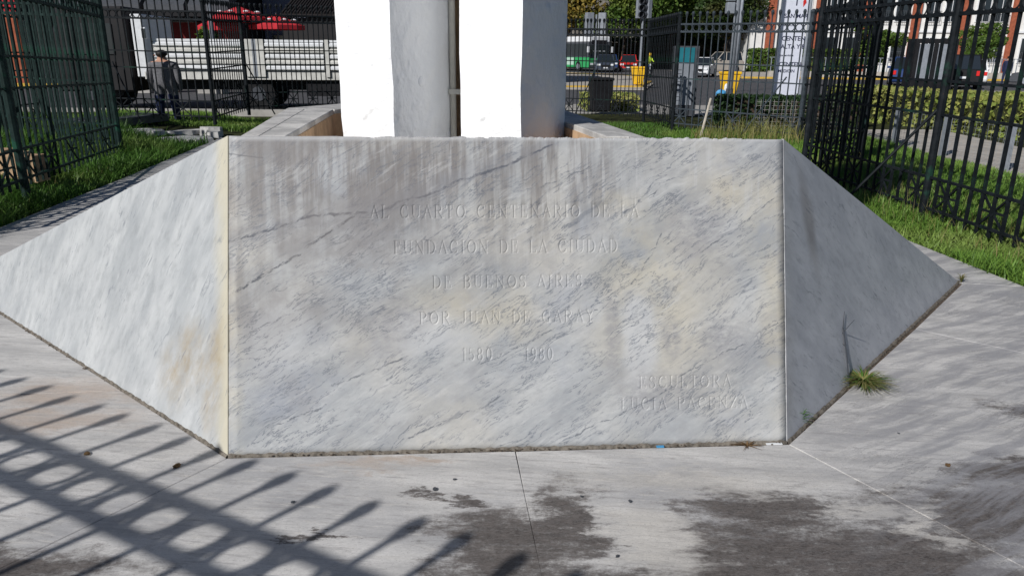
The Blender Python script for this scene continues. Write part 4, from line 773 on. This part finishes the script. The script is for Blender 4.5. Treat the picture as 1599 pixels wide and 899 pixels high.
def ybin(loc, label, rz=0):
    t = empty('litter_bin', loc, rz, label, 'bin', 'yellow street litter bins'); MB().poly([(-.22, -.18), (.22, -.18), (.22, .18), (-.22, .18)], .18, .95, top=[(-.34, -.25), (.34, -.25), (.34, .25), (-.34, .25)]).build('body', M['yellow'], t, bevel=.03)
    MB().box(-.36, .36, -.27, .27, .95, 1.05).build('rim', M['yellow'], t, bevel=.02); MB().tube((-.0, -.235, .3), (0, -.26, .9), .03).build('front_rib', M['yellow'], t); MB().tube((0, .3, 0), (0, .3, 1.0), .04).build('post', M['dgrey'], t); return t
yb = ybin((7.95, 28.3, 0), 'yellow litter bin with a blue bag caught on it, beside the thick grey pole'); ybin((6.25, 38.7, 0), 'yellow litter bin farther off beside the traffic light pole')
o = MB().ball((0, 0, 0), .16, 1.3, .6, 1, 7, 5).build('plastic_bag', M['lblue']); o.location = (7.55, 27.85, .28); tag(o, 'bright blue plastic bag hanging at the side of the nearer yellow bin', 'bag')
o = MB().ball((0, 0, 0), .09, .8, .5, 1.6, 7, 5).build('paper', M['white']); o.location = (7.72, 27.85, .5); tag(o, 'crumpled white paper above the blue bag', 'litter')
def signal(loc, htop, heads, label, rz=0, pr_=.07):
    t = empty('traffic_light', loc, rz, label, 'traffic light', 'traffic lights'); MB().tube((0, 0, 0), (0, 0, htop-.1), pr_, pr_*.85, 10).build('pole', M['grey'], t)
    for hx, rot, sc in heads:
        b = MB().box(-.19*sc, .19*sc, -.13*sc, .13*sc, htop-1.1*sc, htop).build('signal_head', M['grey'], t, bevel=.02); b.location = (hx, 0, 0); b.rotation_euler = (0, 0, rot)
        for k in range(3):
            z = htop-(.2+k*.35)*sc; MB().tube((0, -.13*sc, z), (0, -.15*sc, z), .12*sc, n=12).build('lens', M['black'], b); MB().tube((0, -.13*sc, z+.01), (0, -.33*sc, z+.01), .145*sc, n=12, caps=False).build('visor', M['dgrey'], b)
    return t
signal((4.95, 47.4, 0), 4.0, [(-.42, PI+.35, 1.25), (.36, PI-.3, 1.2)], 'traffic light with two grey heads in front of the bus')
signal((10.35, 63.4, 0), 6.0, [(-.28, .2, 1.45), (.38, -1.0, 1.45)], 'tall traffic light with ribbed heads against the green trees', 0, .11)
lp = empty('lamp_post', (7.25, 25.7, 0), 0, 'thick grey pole with a signal box, in front of the yellow bin', 'pole'); MB().tube((0, 0, 0), (.0, 0, 7), .10, .08, 14).build('shaft', M['grey'], lp, smooth=True); MB().tube((0, 0, 0), (0, 0, .55), .12, n=14).build('base', M['dgrey'], lp)
MB().box(-.36, -.1, -.14, .14, 2.9, 3.25).box(-.36, -.1, -.14, .14, 3.28, 3.65).build('signal_box', M['grey'], lp, bevel=.02)
lp2 = empty('lamp_post', (10.3, 36.0, 0), 0, 'thin grey pole between the thick pole and the tall sign', 'pole'); MB().tube((0, 0, 0), (0.1, 0, 6.5), .07, n=10).build('shaft', M['grey'], lp2, smooth=True)
for x, y, lab in ((23.9, 31.0, 'grey post right of the dark shelter near the right edge'), (26.3, 33.5, 'second slim grey post at the right edge of the street')):
    q = empty('post', (x, y, 0), 0, lab, 'pole'); MB().tube((0, 0, 0), (.05, 0, 6), .09, n=10).build('shaft', M['grey'], q, smooth=True)
q = empty('road_sign', (27.6, 37.0, 0), 0, 'white street sign with a red symbol near the right edge', 'sign'); MB().tube((0, 0, 0), (0, 0, 2.6), .04).build('pole', M['grey'], q); MB().box(-.35, .35, -.04, -.0, 1.6, 2.6).build('plate', M['white'], q); MB().torus((0, -.05, 2.1), .2, .05, 16, 5).build('symbol', M['red'], q)
# tall information sign with lettering
tt = empty('sign_totem', (10.2, 28.6, 0), -.05, 'tall white sign board lettered SAN MART and CENTENA seen through the bars', 'sign')
MB().box(-.48, .42, 0, .10, 0, 4.6).build('board', plain('sign_white', (.62, .64, .72), .5, .3, var=.05), tt, bevel=.01); MB().box(-.53, -.48, -.01, .11, 0, 4.6).build('edge_frame', M['white'], tt)
MB().tube((.50, 0, 0), (.50, 0, 4.6), .05).build('frame_post', M['grey'], tt)
def text(s_, x, z, size, parent, mat, y=-.004):
    c = bpy.data.curves.new('lettering', 'FONT'); c.body = s_; c.size = size; c.extrude = .002; c.offset = size*.018; o = bpy.data.objects.new('lettering', c); link(o); o.rotation_euler = (PI/2, 0, 0)
    dg = bpy.context.evaluated_depsgraph_get(); me = bpy.data.meshes.new_from_object(o.evaluated_get(dg)); bpy.data.objects.remove(o); me.materials.append(mat); o = link(bpy.data.objects.new('lettering', me), parent); o.rotation_euler = (PI/2, 0, 0); o.location = (x, y, z); return o
for s_, z, sz in (('SAN MART', 2.93, .20), ('SPINOLA', 2.65, .12), ('CENTENA', 2.15, .22), ('ALTA Y BA', 1.87, .21), ('los servicios', 1.60, .10), ('CENTENA', 1.25, .21), ('MEDICIN', 1.03, .15), ('- - - - - -', .75, .10)): text(s_, -.40, z, sz, tt, M['navy'])
MB().poly([(-.02, 3.35), (.02, 3.35), (.02, 3.62), (.14, 3.55), (.14, 3.62), (0, 3.75), (-.14, 3.62), (-.14, 3.55), (-.02, 3.62)], -.008, -.001, 'y').build('arrow', M['navy'], tt)
MB().poly([(.24, 3.3), (.34, 3.45), (.30, 3.62), (.22, 3.5)], -.008, -.001, 'y').build('emblem', M['red'], tt)
sh = empty('shelter', (21.3, 39.6, 0), D(-8), 'dark shelter with tall grey glass panes behind the right fence', 'shelter')
MB().box(-1.0, 1.0, -.5, .7, 2.3, 2.5).build('roof', M['black'], sh); MB().box(-1.0, -.82, -.5, .7, 0, 2.3).build('post', M['black'], sh); MB().box(.82, 1.0, -.5, .7, 0, 2.3).build('post', M['black'], sh)
MB().box(-.1, .08, -.5, -.4, 0, 2.3).build('post', M['black'], sh); MB().box(-.8, -.12, -.45, -.42, .5, 2.25).build('pane', M['grey'], sh); MB().box(.1, .8, -.45, -.42, .5, 2.25).build('pane', M['grey'], sh); MB().box(-.9, .9, -.48, -.4, 0, .5).build('base', M['black'], sh)
# ------------------------------------------------------------------ trees
def tree(name, x, y, th, cz, rx, rz_, mat, n, size, label, seed, group='trees beyond the road', trunk=.22, blobs=9):
    t = empty(name, (x, y, 0), 0, label, 'tree', group); r = random.Random(seed); b = MB(); top = Vector((r.uniform(-.3, .3), 0, th)); b.tube((0, 0, -.1), top, trunk, trunk*.6, 9); V = []; ends = []
    for k in range(blobs):
        a = r.uniform(0, 2*PI); q = Vector((math.cos(a)*rx*r.uniform(.15, .75), math.sin(a)*rx*r.uniform(.15, .7), cz+r.uniform(-.75, .8)*rz_)); ends.append(q); mid = top.lerp(q, .5)+Vector((0, 0, .3)); b.tube(top-Vector((0, 0, .3)), mid, trunk*.4, trunk*.22, 6).tube(mid, q, trunk*.22, trunk*.05, 5)
        s_ = r.uniform(.32, .55); V.append(leaves(n//blobs, np.array(q), np.array([rx*s_, rx*s_, rz_*s_*.85]), size, seed*31+k, 'ball'))
    b.build('trunk', M['bark'], t); V = np.vstack(V); c = mesh_np('crown', V, np.arange(len(V)).reshape(-1, 4), mat, t); return t
TR_ = [('leafy_tree', 6.5, 92, 4, 8.8, 5, 4.5, 'leaf_b', 'yellowing tree just right of the white pillars'), ('leafy_tree', 12.5, 90, 4.0, 8.0, 6.5, 4.2, 'leaf_a', 'broad green tree behind the twin-headed traffic light'), ('leafy_tree', 19, 94, 4, 8.4, 7, 4.6, 'leaf_a', 'green tree behind the taller traffic light'),
       ('leafy_tree', 24.0, 88, 4.2, 8.8, 4.6, 5.0, 'leaf_c', 'dark tree with bare lower branches above the teal cabinet'), ('leafy_tree', 27.0, 93, 4.5, 9.5, 4.0, 5.5, 'leaf_b', 'brownish autumn tree beside the building'), ('leafy_tree', 22, 104, 3, 7.5, 7, 4.5, 'leaf_c', 'dark tree farthest back behind the others')]
for k, (nm, x, y, th, cz, rx, rz_, mt, lab) in enumerate(TR_): tree(nm, x, y, th, cz, rx, rz_, M[mt], 20000, .24, lab, k+1, blobs=26)
tree('leafy_tree', 33.5, 42, 2.6, 4.6, 2.2, 1.9, M['leaf_b'], 3500, .12, 'yellow-leaved street tree at the upper right corner', 21, trunk=.12)
tree('leafy_tree', 37, 62, 1.6, 2.6, 2.2, 1.5, M['leaf_a'], 4500, .14, 'round green bush-like tree before the brick pilaster', 22, trunk=.1)
tree('leafy_tree', 30.5, 66, 1.2, 2.7, 2.6, 1.7, M['leaf_a'], 5000, .15, 'spreading green tree in front of the white facade', 23, trunk=.1)
hedge(29.5, 80, 10, 2, 2.3, M['leaf_a'], 9000, .2, 'tall ragged hedge in front of the white building', 0, hg); hedge(13, 99, 26, 2, 3.6, M['hedge_dark'], 9000, .3, 'dark shrubbery under the far trees', 0, hg)

# railing and low wall across the far pavement
rl = empty('railing', (20, 60.5, 0), -.03, 'pale low wall with grey railings across the road', 'railing'); MB().box(0, 30, 0, .3, 0, .5).build('wall', M['walk'], rl)
MB().box(0, 30, .1, .14, 1.5, 1.55).build('rail', M['grey'], rl); bm_ = MB().box(-.03, .03, .1, .14, .5, 1.55).mesh('bar', M['grey'])
for k in range(100): inst('bar', bm_, rl, (.15+k*.3, 0, 0))
# ------------------------------------------------------------------ buildings
def bldg_white():
    t = empty('apartment_building', (26, 86, 0), D(-6), 'white building with brick-red pilasters and railed windows at the upper right', 'building'); W = 62
    MB().box(0, W, 0, 12, 0, 22).build('wall', M['bwall'], t)
    for k, x in enumerate(range(2, 60, 5)):
        MB().box(x-.42, x+.42, -.35, -.002, 0, 22).build('pilaster', M['brick'], t)
        for lv in range(5):
            z = 1.2+lv*4.1; 
            for dx in (1.1, 2.9):
                f = MB().box(x+dx-.1, x+dx+1.3, -.10, -.002, z-.1, z+2.5).build('window', M['white'], t); MB().box(x+dx, x+dx+.56, -.13, -.102, z, z+2.4).box(x+dx+.64, x+dx+1.2, -.13, -.102, z, z+2.4).build('pane', M['glass'], f)
                mb = MB().box(x+dx-.1, x+dx+1.3, -.5, -.46, z+.95, z+1.0).box(x+dx-.1, x+dx+1.3, -.5, -.46, z-.05, z)
                for j in range(8): mb.box(x+dx-.08+j*.19, x+dx-.05+j*.19, -.5, -.47, z, z+.95)
                mb.build('balustrade', M['dgrey'], f)
            MB().box(x+.42, x+4.58, -.18, -.003, z+2.95, z+3.15).build('string_course', M['white'], t)
bldg_white()
t = empty('stone_building', (-2, 112, 0), 0, 'dull stone building glimpsed behind the far trees', 'building'); MB().box(0, 42, 0, 10, 0, 24).build('wall', M['stone'], t)
for k in range(10):
    for lv in range(5): MB().box(1.5+k*4, 3.2+k*4, -.08, -.002, 1+lv*4, 3.4+lv*4).build('window', M['glass'], t)
t = empty('shopfront_building', (-34, 37.5, 0), 0, 'dark shopfront building with black awnings behind the truck', 'building'); MB().box(0, 21.3, 0, 9, 0, 11).build('wall', M['dwall'], t)
for k in range(9):
    x = .8+k*2.3; f = MB().box(x, x+1.9, -.08, -.002, .3, 3.0).build('shop_window', M['dgrey'], t); MB().box(x+.08, x+1.82, -.11, -.082, .38, 2.92).build('pane', M['glass'], f)
    if k < 5:
        for dx in (0, .62, 1.3, 1.86): MB().box(x+dx-.04, x+dx+.05, -.2, -.113, 1.35, 2.95+(.9 if k == 2 else 0)).build('mullion', M['white'], f)
for k in range(4):
    x = 13.2+k*2.0; MB().poly([(0, 5.0), (0, 4.1), (-1.7, 3.35), (-1.75, 3.25), (-1.75, 3.6)], x, x+1.8, 'x').build('awning', M['dgrey'], t); MB().box(x, x+1.8, -1.76, -1.74, 3.1, 3.3).build('valance', M['black'], t)
MB().box(9.8, 10.6, -.6, -.1, 0, 6).build('column', M['brick'], t); MB().box(10.4, 11.1, -1.2, -1.1, 3.2, 5).build('hanging_banner', M['redcloth'], t)
MB().box(13, 21, -.3, -.05, 1.2, 2.9).build('red_panelling', plain('dark_red_panelling', (.12, .012, .012), .7, .2), t)
t = empty('corner_house', (-12.6, 39.5, 0), 0, 'blue-grey house with dark tiled lean-to roof and green wall beside the pillars', 'building'); MB().box(0, 9.5, 0, 8, 0, 10).build('wall', M['gwall'], t)
MB().poly([(-.1, 4.2), (-2.6, 3.3), (-2.6, 3.15), (-.1, 4.0)], 1.6, 9.5, 'x').build('lean_to_roof', M['tile'], t)
for k in range(56): MB().tube((1.7+k*.14, -2.62, 3.33), (1.7+k*.14, -.1, 4.22), .05, n=6).build('roof_tile', M['tile'], t)
MB().box(1.6, 6.2, -2.4, -.003, 0, 3.14).build('porch', M['dwall'], t); MB().box(6.2, 9.5, -2.4, -.003, 0, 2.75).build('green_wall', M['greenwall'], t); MB().box(6.0, 9.5, -2.5, -2.41, 2.76, 3.12).build('fascia', plain('orange_fascia', (.34, .12, .06), .8), t)
MB().box(.4, 1.0, -.1, -.003, 1.5, 2.4).build('window', M['glass'], t)
t = empty('side_house', (-2.8, 41, 0), 0, 'plain grey house mostly hidden behind the white pillars', 'building'); MB().box(0, 3, 0, 8, 0, 6).build('wall', M['gwall'], t); MB().box(1.2, 2.3, -.05, -.002, 1, 2.6).build('window', M['glass'], t)
def parasol(x, y, h, r_, label):
    t = empty('parasol', (x, y, 0), .3, label, 'parasol', 'red parasols outside the shops'); n = 8; MB().tube((0, 0, 0), (0, 0, h+.05), .03).build('pole', M['dgrey'], t); b = MB()
    a = [(math.cos(2*PI*k/n)*r_, math.sin(2*PI*k/n)*r_, h-.48) for k in range(n)]; c = [(p[0], p[1], h-.66) for p in a]
    vs_ = a+c+[(0, 0, h)]+[(p[0], p[1], p[2]-.01) for p in a]; b.pts(a+[(0, 0, h)], [(k, (k+1) % n, n) for k in range(n)]); b.build('canopy', M['redcloth'], t)
    MB().pts(a+c, [(k, (k+1) % n, n+(k+1) % n, n+k) for k in range(n)]).build('valance', M['redcloth'], t); MB().tube((0, 0, 0), (0, 0, .12), .25, n=12).build('base', M['dgrey'], t)
    mb = MB()
    for k in range(n):
        an = 2*PI*(k+.5)/n; mb.ball((math.cos(an)*r_*.66, math.sin(an)*r_*.66, h-.25), .13, 1, 1, .4, 8, 4)
    mb.build('printed_emblem', M['white'], t)
parasol(-13.3, 35.3, 3.15, .95, 'red parasol farthest left, partly behind the dense fence bars'); parasol(-12.1, 34.6, 3.50, 1.25, 'tallest red parasol above the middle of the truck bed'); parasol(-10.6, 35.0, 3.20, 1.2, 'red parasol nearest the white pillars')
for k, (x, lab) in enumerate(((-12.0, 'black litter-topped planter with a green plant left of the parasols'), (-14.9, 'planter box standing behind the truck headboard'))):
    t = empty('planter', (x, 30.5, 0), 0, lab, 'planter'); MB().box(-.5, .5, -.3, .3, 0, 1.9).build('box', M['concrete'], t); V = leaves(300, np.array([0, 0, 2.15]), np.array([.4, .3, .35]), .09, 50+k, 'ball'); mesh_np('leaves', V, np.arange(len(V)).reshape(-1, 4), M['leaf_a'], t)
# pale post in the mid left
t = empty('street_pole', (-11.6, 30.0, 0), 0, 'pale grey pole rising behind the truck bed left of the parasols', 'pole'); MB().tube((0, 0, 0), (0, 0, 7), .09, n=10).build('shaft', M['grey'], t, smooth=True)
